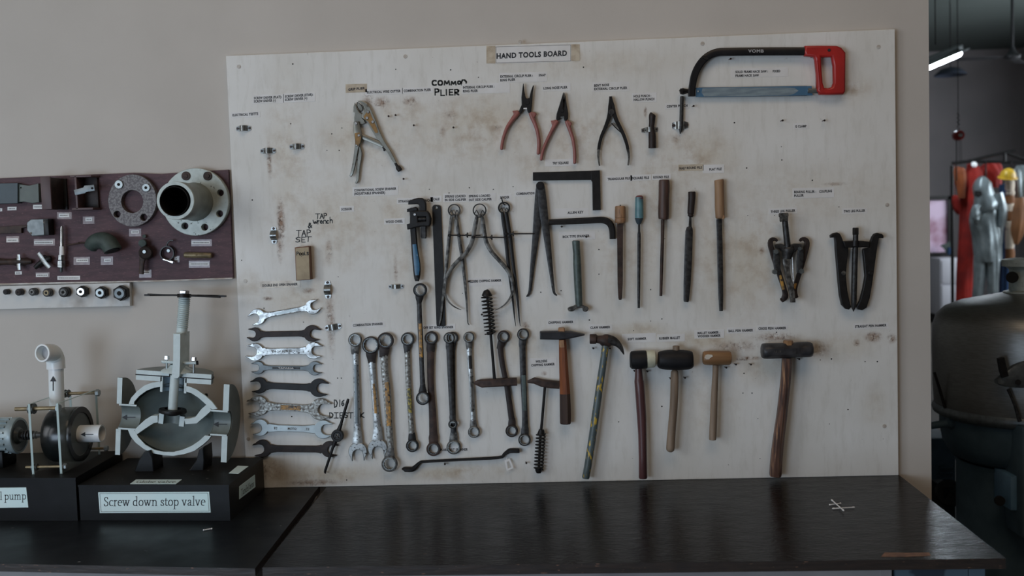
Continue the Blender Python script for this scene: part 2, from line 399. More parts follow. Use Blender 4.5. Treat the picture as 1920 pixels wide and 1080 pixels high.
M['black'] = mat('black_oxide', c(21,20,20), c(14,13,13), rough=.45, scale=50, bump=.2, spec=.3)
M['black_brown'] = mat('brown_black_iron', c(38,31,29), c(26,22,21), metal=.1, rough=.5, scale=60, bump=.2, spec=.3)
M['brown_iron'] = mat('rusted_brown_iron', c(52,40,35), c(32,26,24), metal=.1, spec=.3, rough=.55, scale=50, bump=.25)
M['grey_iron'] = mat('grey_iron', c(76,75,72), c(38,37,36), metal=.35, rough=.42, scale=90, lo=.4, hi=.6, bump=.2)
M['dark_iron'] = mat('dark_iron', c(40,40,40), c(24,23,23), metal=.25, rough=.45, scale=110, lo=.4, hi=.6, bump=.25)
M['speckle'] = mat('speckled_cast_iron', c(84,82,82), c(60,56,58), metal=.1, rough=.5, scale=170, lo=.45, hi=.55, bump=.3)
M['pale_iron'] = mat('pale_painted_iron', c(132,138,134), c(118,124,120), metal=.15, rough=.45, scale=50, c3=c(50,50,46), s3=130, l3=.66, h3=.70)
M['green_grey'] = mat('green_grey_paint', c(64,74,72), c(48,56,55), metal=.2, rough=.5, scale=60)
M['teal_dark'] = mat('dark_teal_steel', c(46,58,64), c(38,48,54), rough=.5, scale=20)
M['green_plate'] = mat('dull_green_plate', c(66,74,70), c(58,64,62), rough=.5, scale=24)
M['elbow_green'] = mat('dark_green_casting', c(44,54,50), c(34,42,40), rough=.6, scale=50)
M['maroon_paint'] = mat('maroon_paint', c(62,46,47), c(54,41,42), rough=.5, scale=20)
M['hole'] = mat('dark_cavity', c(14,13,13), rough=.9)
M['gold'] = mat('amber_worn_paint', c(140,104,48), c(96,76,48), rough=.45, scale=90, lo=.4, hi=.6, c3=c(36,30,26), s3=120, l3=.56, h3=.62)
M['rust_patch'] = mat('brown_rust_patch', c(112,84,44), c(80,64,42), rough=.5, scale=60, metal=.2)
M['yellow_worn'] = mat('yellow_worn_panel', c(120,108,44), c(56,54,34), rough=.45, scale=110, lo=.45, hi=.55)
M['plier_steel'] = mat('plated_plier_steel', (.30,.30,.265,1), (.20,.20,.175,1), metal=.5, rough=.36, scale=40, c3=(.12,.10,.08,1), s3=80, l3=.62, h3=.70)
M['salmon'] = mat('faded_red_grip', c(116,72,66), c(100,63,59), rough=.42, scale=26, lo=.3, hi=.7)
M['red'] = mat('red_plastic', c(128,27,25), c(112,24,22), rough=.35, scale=14)
M['blue_blade'] = mat('blue_painted_blade', c(58,88,112), c(48,76,98), rough=.4, scale=16)
M['worn_blade'] = mat('worn_grey_blade', c(104,116,122), c(84,96,104), metal=.2, rough=.42, scale=24, stretch=(1,1,6))
M['frame_black'] = mat('black_frame_paint', c(22,22,24), c(15,15,17), rough=.36, scale=30, bump=.1, spec=.3)
M['blue_handle'] = mat('blue_enamel', c(34,74,100), c(28,62,86), rough=.32, scale=50, c3=c(140,140,136), s3=90, l3=.66, h3=.69)
M['wood_light'] = mat('light_turned_wood', c(124,94,68), c(98,74,54), rough=.55, scale=14, stretch=(5,5,.6), bump=.2, c3=c(60,44,34), s3=40, l3=.66, h3=.74)
M['wood_file'] = mat('dirty_wood', c(116,92,68), c(92,70,52), rough=.55, scale=14, stretch=(5,5,.6), bump=.2)
M['wood_dark'] = mat('dark_wood', c(62,44,38), c(42,32,28), rough=.5, scale=16, stretch=(5,5,.6), bump=.2)
M['wood_grey'] = mat('greyed_wood', c(104,90,76), c(82,70,58), rough=.6, scale=12, stretch=(6,6,.5), bump=.2)
M['wood_orange'] = mat('varnished_orange_wood', c(104,60,36), c(76,44,30), rough=.35, scale=12, stretch=(6,6,.5), bump=.1, c3=c(52,34,28), s3=20, l3=.58, h3=.75)
M['wood_end'] = mat('dark_wood_end', c(40,30,27), c(52,38,30), rough=.5, scale=12, stretch=(6,6,.5))  # darker wood for a handle's lower part and a groove line
M['wood_red'] = mat('red_brown_wood', c(66,42,42), c(50,33,34), rough=.35, scale=10, stretch=(6,6,.5))
M['wood_sledge'] = mat('stained_brown_wood', c(78,56,46), c(52,38,34), rough=.4, scale=16, stretch=(7,7,.5), lo=.42, hi=.58, bump=.3, c3=c(120,90,66), s3=24, l3=.58, h3=.70)
M['wood_mallet'] = mat('mallet_wood', c(106,79,52), c(86,63,43), rough=.45, scale=10, stretch=(.6,5,5), bump=.1)
M['teal_yellow'] = mat('teal_paint_worn_over_yellow', c(62,72,74), c(50,58,58), rough=.4, scale=30, bump=.2, stretch=(1.6,1.6,.6), c3=c(140,118,44), s3=90, l3=.59, h3=.63)
M['teal'] = mat('teal_plastic', c(72,104,110), c(58,84,90), rough=.35, scale=40)
M['red_cap'] = mat('dark_red_plastic', c(96,44,46), c(76,38,40), rough=.4, scale=40)
M['rubber'] = mat('black_rubber', c(20,20,22), c(15,15,17), rough=.55, scale=40, spec=.3)
M['nylon'] = mat('cream_nylon', c(150,150,134), c(128,126,110), rough=.45, scale=30)
M['sledge'] = mat('forged_dark_head', c(44,44,46), c(30,29,30), metal=.1, spec=.35, rough=.42, scale=40, bump=.3)
M['head_dark'] = mat('dark_forged_steel', c(34,34,37), c(24,24,26), metal=.1, spec=.35, rough=.42, scale=50, bump=.2)
M['boxwood'] = mat('brown_box', c(124,112,90), c(104,92,72), rough=.55, scale=24, lo=.4, hi=.7)
M['boxside'] = mat('brown_box_side', c(92,66,50), c(76,54,42), rough=.6, scale=24)
M['clip'] = mat('zinc_clip', (.30,.31,.30,1), (.16,.155,.15,1), metal=.8, rough=.3, scale=90, lo=.5, hi=.7)
M['nail'] = mat('rusty_nail', c(52,44,42), c(36,32,32), metal=.4, rough=.5, scale=200)
M['tag_white'] = mat('white_tag', c(180,184,180), rough=.6)
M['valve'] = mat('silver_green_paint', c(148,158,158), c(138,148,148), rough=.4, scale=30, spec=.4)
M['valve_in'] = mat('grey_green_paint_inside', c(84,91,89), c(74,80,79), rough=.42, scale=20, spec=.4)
M['valve_blue'] = mat('pale_blue_paint', c(118,136,148), rough=.4)
M['base_black'] = mat('black_plinth_paint', c(11,12,14), c(8,9,10), rough=.4, scale=30, bump=.15, spec=.2)
M['base_top'] = mat('black_plinth_top', c(20,20,20), c(15,15,15), rough=.5, spec=.12, scale=16, c3=c(70,70,68), s3=60, l3=.7, h3=.76)
M['pvc'] = mat('white_pvc', c(172,180,194), c(166,174,188), rough=.3, scale=20)
M['motor'] = mat('grey_blue_motor', c(112,122,124), c(92,102,104), metal=.2, rough=.4, scale=30)
M['volute'] = mat('black_glossy_casing', c(18,21,21), c(13,15,15), rough=.22, scale=20)
M['volute_face'] = mat('dark_grey_casing_face', c(50,55,55), c(44,48,48), rough=.35, scale=20)
M['brass'] = mat('dull_brass', c(112,100,76), c(86,76,58), metal=.4, rough=.45, scale=60)
M['silver'] = mat('bright_plated', (.75,.76,.76,1), (.5,.5,.5,1), metal=.9, rough=.22, scale=60)
M['bowl'] = mat('brushed_steel_hood', (.30,.30,.29,1), (.24,.24,.23,1), metal=.75, rough=.40, scale=30, stretch=(1,1,8))
M['mach'] = mat('dark_teal_machine_paint', c(52,66,74), c(42,55,62), rough=.5, scale=10, spec=.2)
M['mach_blue'] = mat('blue_grey_machine_paint', c(70,98,118), c(60,84,102), rough=.45, scale=14)
M['suit'] = mat('aluminised_cloth', (.40,.47,.49,1), (.28,.33,.35,1), metal=.55, rough=.36, scale=14, bump=.5)
M['red_cloth'] = mat('red_cloth', c(124,26,18), c(92,18,15), rough=.8, scale=6)
M['orange_cloth'] = mat('orange_cloth', c(110,56,26), c(90,42,22), rough=.8, scale=6)
M['brown_cloth'] = mat('brown_leather', c(104,68,40), c(84,54,32), rough=.7, scale=6)
M['blue_cloth'] = mat('blue_cloth', c(28,52,84), c(20,40,64), rough=.8, scale=6)
M['cream_cloth'] = mat('cream_cloth', c(170,160,146), c(140,130,118), rough=.8, scale=8)
M['yellow_plastic'] = mat('yellow_helmet', c(170,140,40), c(140,112,34), rough=.35, scale=6)
M['pink'] = mat('pink_sheet', c(170,150,170), c(110,60,76), rough=.35, scale=2.2, lo=.4, hi=.6)
M['cabinet'] = mat('white_cabinet', c(150,150,156), rough=.5)
M['fan'] = mat('dark_fan_paint', c(34,34,36), rough=.5)
M['glassy'] = mat('enamel_shade', c(34,38,48), c(26,30,38), rough=.4, scale=6)
def emat(name, col, s):
    m_ = bpy.data.materials.new(name); m_.use_nodes = True; b = m_.node_tree.nodes['Principled BSDF']
    b.inputs['Emission Color'].default_value = col; b.inputs['Emission Strength'].default_value = s; b.inputs['Base Color'].default_value = (.8,.8,.8,1); return m_
M['tube'] = emat('lit_tube', (.80,.90,1,1), 48.0)
def glass(name, alpha=.12):
    m_ = bpy.data.materials.new(name); m_.use_nodes = True; nt = m_.node_tree; N = nt.nodes
    b = N['Principled BSDF']; b.inputs['Base Color'].default_value = (.75,.85,.82,1); b.inputs['Roughness'].default_value = .08
    b.inputs['Alpha'].default_value = alpha; return m_
M['acrylic'] = glass('clear_acrylic', .10)
M['acrylic_edge'] = mat('acrylic_edge', c(120,134,132), rough=.3)
def board_material(off):
    m_ = mat('tool_board_paint', c(166,166,164), c(158,157,153), rough=.42, scale=5, lo=.3, hi=.7, spec=.3)
    nt = m_.node_tree; N = nt.nodes; L = nt.links; b = N['Principled BSDF']
    base = b.inputs['Base Color'].links[0].from_socket; tc = [n for n in N if n.type == 'TEX_COORD'][0].outputs['Object']
    def blobs(lst):
        acc = None
        for (px, py, rx, ry, s) in lst:
            p = at(px, py, 0)-off; ax, az = rx*.00145, ry*.00145
            ma = N.new('ShaderNodeVectorMath'); ma.operation = 'MULTIPLY_ADD'; ma.inputs[1].default_value = (1/ax, 0, 1/az); ma.inputs[2].default_value = (-p.x/ax, 0, -p.z/az)
            L.new(tc, ma.inputs[0]); ln = N.new('ShaderNodeVectorMath'); ln.operation = 'LENGTH'; L.new(ma.outputs[0], ln.inputs[0])
            mr = N.new('ShaderNodeMapRange'); mr.interpolation_type = 'SMOOTHSTEP'; mr.inputs[1].default_value = 1; mr.inputs[2].default_value = 0; mr.inputs[3].default_value = 0; mr.inputs[4].default_value = s
            L.new(ln.outputs['Value'], mr.inputs[0])
            if acc is None: acc = mr.outputs[0]
            else:
                mx = N.new('ShaderNodeMath'); mx.operation = 'MAXIMUM'; L.new(acc, mx.inputs[0]); L.new(mr.outputs[0], mx.inputs[1]); acc = mx.outputs[0]
        return acc
    def nz(scale, lo, hi, det=6, st=(1,1,1), seed=0):
        mp = N.new('ShaderNodeMapping'); mp.inputs['Scale'].default_value = st; mp.inputs['Location'].default_value = (seed, seed, seed); L.new(tc, mp.inputs[0])
        n = N.new('ShaderNodeTexNoise'); n.inputs['Scale'].default_value = scale; n.inputs['Detail'].default_value = det; n.inputs['Roughness'].default_value = .65; L.new(mp.outputs[0], n.inputs['Vector'])
        r = N.new('ShaderNodeMapRange'); r.inputs[1].default_value = lo; r.inputs[2].default_value = hi; L.new(n.outputs[0], r.inputs[0]); return r.outputs[0]
    def mul(a, b_):
        q = N.new('ShaderNodeMath'); q.operation = 'MULTIPLY'; L.new(a, q.inputs[0])
        if isinstance(b_, float): q.inputs[1].default_value = b_
        else: L.new(b_, q.inputs[1])
        return q.outputs[0]
    def over(col, fac, prev):
        x = N.new('ShaderNodeMix'); x.data_type = 'RGBA'; x.inputs[7].default_value = col; L.new(fac, x.inputs[0]); L.new(prev, x.inputs[6]); return x.outputs[2]
    tan = [(900,240,230,110,.8),(1090,260,200,110,.6),(690,260,150,90,.7),(540,300,60,230,.7),(620,420,190,150,.6),(790,450,140,200,.5),(980,640,70,60,.6),(1240,360,90,160,.7),
           (1300,290,130,80,.8),(1590,165,60,40,.9),(560,560,130,70,.6),(600,890,170,28,1),(860,885,160,24,.9),(1180,905,500,9,.8),(1320,640,120,30,.9),(1430,690,80,50,.6),(1560,650,140,40,.6),
           (1000,310,60,50,.6),(1200,620,80,24,.8),(740,400,60,60,.6),(1500,360,300,90,.35),(470,540,40,60,.5),(1120,120,300,40,.35),(1640,760,40,60,.3),(1390,480,170,170,.7),(1180,480,120,120,.5),(880,640,90,60,.5),(1330,760,90,110,.35),(950,110,40,20,.8),(1080,105,20,22,.9),(610,830,60,40,.5),(760,210,100,36,.7)]
    rust = [(527,418,11,66,1),(505,300,7,48,.8),(524,460,8,50,.6),(620,600,12,90,.7),(617,470,10,40,.5),(715,192,22,16,.8),(770,190,22,14,.7),(690,188,18,20,.5),(742,505,6,36,.6),
            (1637,632,22,14,1),(1672,635,12,12,.9),(1606,642,8,10,.7),(1455,632,60,12,.7),(1400,672,40,6,.9),(1535,655,30,22,.5),(1380,650,60,16,.55),(590,905,80,9,.7),(500,880,50,30,.4),
            (1565,345,30,5,.5),(1428,470,8,12,.6),(1210,210,5,14,.7),(985,610,14,10,.6),(578,545,20,8,.7),(502,560,14,6,.8),(1268,260,12,14,.4),(845,215,20,14,.4),(830,250,10,20,.4),(1010,720,10,4,.7),(930,240,18,9,.5),(1330,315,40,8,.6),(1020,700,8,6,.6)]
    prev = base
    prev = over(c(149,143,131), mul(blobs(tan), nz(6, .30, .55, seed=2)), prev)
    prev = over(c(126,112,96), mul(mul(blobs(tan), nz(24, .46, .66, 8, seed=5)), .85), prev)
    prev = over(c(140,138,132), mul(nz(22, .50, .75, 8, (2.4,1,.5), 9), .5), prev)
    prev = over(c(98,72,50), mul(blobs(rust), nz(46, .36, .54, 8, seed=11)), prev)
    prev = over(c(62,46,38), mul(blobs(rust), nz(110, .52, .60, 6, seed=21)), prev)
    prev = over(c(104,98,92), mul(nz(44, .66, .74, 9, (1,1,1), 31), .6), prev)
    prev = over(c(60,56,54), mul(nz(90, .745, .765, 2, seed=41), .9), prev)
    L.new(prev, b.inputs['Base Color'])
    return m_
# ---------------------------------------------------------------- the room
CEIL = 4.35
XW = at(1744, 480, .02).x
struct('wall_back', box2((-3.0, .02, 0), (XW, .24, CEIL)), M['wall'])
struct('wall_left', box2((-3.2, -5, 0), (-3.0, 15, CEIL)), M['wall'])
struct('wall_front', box2((-3.2, -5.2, 0), (9, -5, CEIL)), M['wall'])
struct('wall_right', box2((9, -5.2, 0), (9.2, 15.2, CEIL)), M['hallwall'])
struct('wall_far', box2((-3.2, 15, 0), (9, 15.2, CEIL)), M['hallwall'])
struct('floor', box2((-3.2, -5.2, -.1), (9.2, 15.2, 0)), M['floor'])
struct('ceiling', box2((-3.2, -5.2, CEIL), (9.2, 15.2, CEIL+.1)), M['ceiling'])
# ---------------------------------------------------------------- bench and table
def slab(corners, ztop, th, ch=0):
    g = G(); n = len(corners)
    g.add([(p[0], p[1], ztop) for p in corners]+[(p[0], p[1], ztop-th) for p in corners],
          [tuple(range(n)), tuple(range(n, 2*n))[::-1]]); 
    g.add([(p[0], p[1], z) for z in (ztop, ztop-th) for p in corners], [(i, (i+1) % n, n+(i+1) % n, n+i) for i in range(n)], 1)
    return g
A = at_z(605, 921, BZ); B = at_z(492, 1064, BZ); C_ = at_z(1886, 1047, BZ); D = at_z(1683, 891, BZ)
bl = [(A.x, .016), (B.x, B.y), (C_.x, C_.y), (D.x+.005, .016)]
wb = thing('workbench', ((B.x+C_.x)/2, B.y/2, 0), 'dark brown laminate workbench under the tool board with chipped front edge', 'workbench')
build('bench_top', slab(bl, BZ, .022), [M['bench'], M['bench_edge']], wb, smooth=0)
cz = BZ-.022
f0 = Vector((B.x, B.y, 0)); f1 = Vector((C_.x, C_.y, 0)); fd = (f1-f0).normalized()
def fr(t, back=.03): q = f0+fd*t; return (q.x, q.y+back)
Lb = (f1-f0).length
def panel(t0, t1, b0, b1, z0, z1):
    p = [fr(t0, b0), fr(t1, b0), fr(t1, b1), fr(t0, b1)]; return slab(p, z1, z1-z0)
tp = (at(1656, 1062, B.y).x-B.x)
build('cabinet_panel', panel(.16, tp, .035, .055, .08, cz), [M['carcass']]*2, wb, smooth=0)
build('corner_post', panel(tp, tp+.022, .03, .06, .08, cz), [M['carcass']]*2, wb, smooth=0)
build('side_panel', panel(.03, .05, .04, .60, .0, cz), [M['carcass']]*2, wb, smooth=0)
build('leg', panel(tp+.03, Lb-.065, .03, .10, 0, cz), [M['peel']]*2, wb, smooth=0, label='front leg panel with peeling blue and grey paint')
build('leg', panel(Lb-.063, Lb-.03, .03, .6, 0, cz), [M['peel']]*2, wb, smooth=0)
build('edge_chip', (slab([ (at_z(x, y, BZ).x, at_z(x, y, BZ).y) for x, y in ((1652,1044),(1659,1036),(1700,1037),(1742,1036),(1745,1042),(1700,1044))], BZ+.0006, .0006)), [M['chip']]*2, wb, smooth=0, label='bare light wood where the edge is chipped')
E0 = at_z(590, 921, BZ); E1 = at_z(478, 1066, BZ); E2 = at_z(-260, 1052, BZ)
lt = thing('work_table', ((E2.x+E1.x)/2, E1.y/2, 0), 'black topped table left of the workbench carrying the two cutaway models', 'table')
build('table_top', slab([(E2.x, .014), (E2.x, E2.y), (E1.x, E1.y), (E0.x, .014)], BZ, .018), [M['table'], M['bench_edge']], lt, smooth=0)
build('side_panel', slab([(E2.x+.02, E2.y+.05), (E1.x-.02, E1.y+.05), (E1.x-.02, E1.y+.07), (E2.x+.02, E2.y+.07)], BZ-.018, .7), [M['carcass']]*2, lt, smooth=0)
for xx in (E2.x+.03, E1.x-.05):
    for yy in (E2.y+.08, -.06):
        build('leg', box2((xx, yy, 0), (xx+.03, yy+.03, BZ-.018)), M['carcass'], lt, smooth=0)
# ---------------------------------------------------------------- tool board
TB = Vector((.9145, 0, BZ))
tb = thing('tool_board', TB, 'large white board headed HAND TOOLS BOARD leaning upright on the bench against the wall', 'board')
pg = box2((0, 0, BZ), (1.829, .018, BZ+1.219), .0015)
build('panel', pg, board_material(TB), tb, smooth=0)
def mark(name, g, m_, parent=tb, **k): return build(name, g, m_, parent, smooth=0, **k)
def rect_px(x0, y0, x1, y1, yb, yf, tilt=0, j=0):
    return plate([(x0, y0), (x1, y0+tilt), (x1+j, y1+tilt), (x0+j, y1)], yb, yf, bev=0)
def label(lines, pap=None, m_='paper', h=4.3, tapes=(), ink='ink', name='paper_label', bold=.045, border=False):
    xs = [l[1] for l in lines]+[l[3] for l in lines]; ys = [l[2] for l in lines]
    if pap is None: pap = (min(xs)-3, min(ys)-6, max(xs)+4, max(ys)+5)
    tilt = -(pap[2]-pap[0])*.028
    o = mark(name, rect_px(pap[0], pap[1], pap[2], pap[3], 0, -.0006, tilt), M[m_])
    g = G()
    for (t, x0, y0, x1, y1) in lines:
        O = at(x0, y0+h/2, -.0009); U = at(x1, y1+h/2, -.0009)-O; V = at(x0, y0-h/2, -.0009)-O
        g.join(text_geo(t, O, U, V, bold))
    build('printed_text', g, M[ink], o, smooth=0)
    if border:
        q = [(pap[0]+1, pap[1]+1), (pap[2]-1, pap[1]+1+tilt), (pap[2]-1, pap[3]-1+tilt), (pap[0]+1, pap[3]-1)]
        gb = G()
        for a, b in zip(q, q[1:]+q[:1]): gb.join(bar([(a[0], a[1], .7), (b[0], b[1], .7)], -.0008, .0002, 'flat'))
        build('printed_border', gb, M['ink_grey'], o, smooth=0)
    for t in tapes:
        mark('tape', rect_px(t[0], t[1], t[2], t[3], 0, -.0008, t[4] if len(t) > 4 else 0), M['tape'])
    return o
label([('HAND TOOLS BOARD', 931, 105, 1063, 99.5)], (929, 87, 1071, 119), h=9.5, border=True, bold=.045, tapes=[(912, 86, 929, 119), (1071, 83, 1087, 114)], name='title_sheet')
LB = [
 ([('ELECTRICAL TESTTE', 436,216,484,213)],),
 ([('SCREW DRIVER (FLAT):', 476,184,528,181.5),('SCREW DRIVER (-)', 476,190,517,188)],),
 ([('SCREW DRIVER (STAR):', 534,181,587,177),('SCREW DRIVER (+)', 534,187,576,184)],),
 ([('GRIP PLIER', 653,168,684,165)], 'tape', (648,158,688,174)),
 ([('ELECTRICAL WIRE CUTTER', 688,173,751,170.5)],),
 ([('COMBINATION PLIER', 757,170.5,808,168)],),
 ([('INTERNAL CIRCLIP PLIER :', 868,164,927,162),('RING PLIER', 868,171,896,170)],'paper',(866,157,956,176)),
 ([('EXTERNAL CIRCLIP PLIER :', 938,143.5,999,141.5),('SNAP', 1010,141,1023,140.5),('RING PLIER', 938,150.5,966,149)],'paper',(936,137,1026,155)),
 ([('LONG NOSE PLIER', 1019,165.5,1064,163.5)],'paper',(1016,156,1070,171)),
 ([('BENT NOSE', 1114,160.5,1142,159),('EXTERNAL CIRCLIP PLIER', 1114,167,1176,164.5)],),
 ([('HOLE PUNCH :', 1188,180.5,1221,179.5),('HALLOW PUNCH', 1188,187,1227,185.5)],),
 ([('CENTER PUNCH', 1250,199.5,1289,198)],),
 ([('SOLID FRAME HACK SAW :', 1379,135,1440,133.5),('FIXED', 1449,133.5,1463,133),('FRAME HACK SAW', 1379,142,1423,141)],'paper',(1371,129,1478,146)),
 ([('G CLAMP', 1491,237,1512,236.5)],),
 ([('TRY SQUARE', 1036,306,1066,305)],'paper',(1022,299,1082,312)),
 ([('CONVENTIONAL SCREW SPANNER', 664,357,743,353.5),('(ADJUSTABLE SPANNER)', 664,363,722,361)],),
 ([('SCISSOR', 640,392.5,660,391.5)],),
 ([('STRAIGHT PIPE WRENCH', 747,377.5,808,375.5)],),
 ([('SCALE', 810,373.5,824,373)],),
 ([('WOOD CHISEL', 723,416,755,414.5)],),
 ([('SPRING LOADED', 834,368.5,873,367.5),('IN SIDE CALIPER', 834,375,874,374)],'paper',(831,363,876,379)),
 ([('SPRING LOADED', 879,368,919,366.5),('OUT SIDE CALIPER', 879,375,922,373)],'paper',(876.5,363,930,378)),
 ([('DIVIDER', 938,370.5,955,369.5)],),
 ([('COMBINATION', 968,363.5,1002,362)],),
 ([('ALLEN KEY', 1064,399,1094,397.5)],'paper',(1040,391,1104,407)),
 ([('BOX TYPE SPANNER', 1055,444,1105,442)],'paper',(1048,435,1116,450)),
 ([('TRIANGULAR FILE', 1139,336,1181,334)],),
 ([('SQUARE FILE', 1185,334,1217,333)],),
 ([('ROUND FILE', 1225,332.5,1254,331.5)],),
 ([('HALF ROUND FILE', 1274,315.5,1316,314)],'tape',(1272,309,1319,321)),
 ([('FLAT FILE', 1330,317.5,1353,316.5)],'paper',(1318,309,1358,325)),
 ([('BEARING PULLER :', 1489,360,1530,359),('COUPLING', 1536,359,1560,358),('PULLER', 1489,367,1507,366)],),
 ([('THREE LEG PULLER', 1445,397,1491,394.5)],),
 ([('TWO LEG PULLER', 1582,396.5,1622,394.5)],),
 ([('DOUBLE END OPEN SPANNER', 492,535.5,558,532.5)],'tape',(487,528,563,541)),
 ([('COMBINATION SPANNER', 662,610,718,607)],),
 ([('OFF SET RING SPANNER', 794,614.5,850,613)],),
 ([('WELDERS CHIPPING HAMMER', 876,528,940,525.5)],'paper',(873,521,942,537)),
 ([('CHIPPING HAMMER', 1028,605,1075,603.5)],),
 ([('WELDERS', 1004,678,1026,676.5),('CHIPPING HAMMER', 996,685,1040,682.5)],),
 ([('CLAW HAMMER', 1107,614.5,1144,613)],),
 ([('SOFT HAMMER', 1177,636,1212,634.5)],'paper',(1166,626,1230,643)),
 ([('RUBBER MALLET', 1236,634.5,1275,633)],'paper',(1232,627,1284,641)),
 ([('MALLET HAMMER :', 1308,624.5,1350,623),('WOODEN HAMMER', 1308,630.5,1351,629)],'paper',(1302,619,1358,635)),
 ([('BALL PEIN HAMMER', 1366,620.5,1412,619)],),
 ([('CROSS PEIN HAMMER', 1422,616,1474,615)],),
 ([('STRAIGHT PEIN HAMMER', 1603,612.5,1662,609.5)],),
 ([('FLARE NUT SPANNER', 826,843.5,877,842.5)],),
]
for e in LB:
    label(e[0], e[2] if len(e) > 2 else None, e[1] if len(e) > 1 else 'paper')
# marker writing
W1 = [('C',810,160,9,9),('O',821,160,9,9),('M',833,159,10,7),('M',846,159,9,6),('O',858,158,6,6),('n',865,159,10,9),
      ('P',815,178,9,11),('L',826,179,8,10),('I',835,178,4,10),('E',842,178,8,10),('R',852,178,9,10)]
W2 = [('T',592,410,8,9),('A',600,410,7,9),('P',607,409,6,9),('W',587,419,8,6),('r',595,420,5,9),('e',600,419,5,8),('n',606,419,6,6),('c',612,419,5,8),('h',618,418,6,9),
      ('&',577,428,8,10),('T',556,443,9,11),('A',566,443,8,11),('P',575,442,8,11),('S',554,454,10,9),('E',565,454,8,9),('T',573,453,11,9)]
W3 = [('D',626,764,7,14),('1',635,762,4,12),('6',640,761,6,11),('D',617,784,8,10),('J',627,784,7,10),('E',637,784,6,10),('S',645,783,8,9),('T',654,784,8,10),('O',664,784,8,10),('c',671,784,5,9),('K',675,783,8,9)]
mark('marker_writing', hand(W1, -.0004, 2.4), M['marker'], label='handwritten words COMMON PLIER')
mark('marker_writing', hand(W2, -.0004, 1.5), M['marker'], label='handwritten words TAP SET & TAP Wrench')
mark('marker_writing', hand(W3, -.0004, 1.7), M['marker'], label='handwritten words D16 DIESTOCK')
# bent clips
def saddle(cx, cy, w, h, ang=0, bulge=.012, m_='clip', parent=tb, yb=0.0):
    P0 = at(cx, cy, yb); s = mpp(cx, cy, yb); L = w*s; hh = h*s*.5
    ux = Vector((math.cos(ang), 0, math.sin(ang))); uz = Vector((-math.sin(ang), 0, math.cos(ang)))
    pr = [(-.5, .0012), (-.30, .0012), (-.22, bulge*.5), (-.14, bulge), (0, bulge*1.15), (.14, bulge), (.22, bulge*.5), (.30, .0012), (.5, .0012)]
    g = sweep([P0+ux*(t*L)+Vector((0, -d, 0)) for t, d in pr], [hh*.85, hh, hh, hh, hh, hh, hh, hh, hh*.85], .0007, ref=uz.cross(ux) if False else Vector((0,1,0)), kind='flat')
    # ref must stay perpendicular to the strip: section in the strip plane
    g = G(); V = []; n = len(pr)
    for i, (t, d) in enumerate(pr):
        for e in (-1, 1):
            wv = hh*(.7 if i in (0, n-1) else 1)
            for q in (0, .0012): V.append(P0+ux*(t*L)+uz*(e*wv)+Vector((0, -d-q, 0)))
    F_ = []
    for i in range(n-1):
        a = i*4; b = a+4
        F_ += [(a, b, b+2, a+2), (a+1, a+3, b+3, b+1), (a, a+1, b+1, b), (a+2, b+2, b+3, a+3)]
    F_ += [(0, 2, 3, 1), (4*n-4, 4*n-3, 4*n-1, 4*n-2)]
    g.add(V, F_)
    o = build('pipe_clip', g, M[m_], parent, smooth=50)
    for t in (-.41, .41): build('screw', cyl(P0+ux*(t*L)+Vector((0, -.0005, 0)), P0+ux*(t*L)+Vector((0, -.0045, 0)), hh*.42, n=12, ch=.0005), M['nail'], o)
    return o
for q in ((457,241,27,10,0),(503,283,28,10,0),(557,275,27,10,0),(514,441,30,11,PI/2),(615,543,32,12,PI/2),(625,613,30,11,.12),(743,537,28,8,.0)): saddle(*q)
saddle(1218, 243.5, 31, 9, .05, .016); saddle(1275, 235, 30, 14, 0, .010)
# nails, screws and empty holes
def nail(px, py, L=10, dx=6, dy=0):
    a = at(px, py, 0); s = mpp(px, py); b = a+Vector((dx*s*.35, -.014, -dy*s*.35))
    g = joined(cyl(a+Vector((0, .004, 0)), b, .0011, n=8), cyl(b, b+(b-a).normalized()*.0016, .0028, n=10))
    return build('nail', g, M['nail'], tb)
for q in ((1463,227),(1541,227),(1376,682),(1404,682),(728,219),(775,236),(849,240),(741,217),(902,589),(1013,628),(1032,623),(1110,652),(1141,652),(1187,694),(1211,695),(1254,708),(1281,707),
          (1358,688),(1494,672),(906,565),(756,336),(668,300),(1051,425),(1018,436),(833,868),(985,866),(1097,444),(1297,200),(1318,110),(1366,112),(1520,108),(878,527),(610,884)):
    nail(*q)
gh = G(); rr = random.Random(3)
for q in ((613,282),(636,282),(641,240),(622,251),(545,232),(1452,404),(1402,404),(1523,338),(1573,388),(1538,675),(1559,673),(1622,678),(1645,678),(1393,737),(1410,737),(1421,785),(1241,598),(1123,468),(1123,514),
          (1014,548),(1052,545),(867,550),(875,560),(495,578),(569,604),(634,519),(473,375),(453,488),(880,352),(842,362),(1014,378),(1094,126),(897,145),(845,131),(742,130),(549,120),(1456,623),(1425,860),(1555,795),
          (1220,602),(1241,762),(1160,791),(1220,543),(1188,620),(925,355),(805,355),(962,350),(633,709),(640,709),(547,781),(650,900),(1105,600),(1395,700),(1590,768),(1466,300),(1465,275),(1400,315),(1377,230)):
    p = at(q[0], q[1], -.0003); r = rr.uniform(.0011, .0021)
    gh.add([p+Vector((r*math.cos(i*PI/4), 0, r*math.sin(i*PI/4))) for i in range(8)], [tuple(range(8))])
mark('nail_holes', gh, M['hole'])
def panel_screw(px, py):
    p = at(px, py, 0); return build('panel_screw', joined(cyl(p, p+Vector((0,-.0012,0)), .0055, n=16, ch=.0006), box(p+Vector((0,-.0014,0)), (.007,.0006,.0012))), M['white_edge'], tb)
for q in ((448,125),(760,106),(975,79),(1317,82),(1647,88),(1663,384),(1658,799),(460,527),(466,823)): panel_screw(*q)
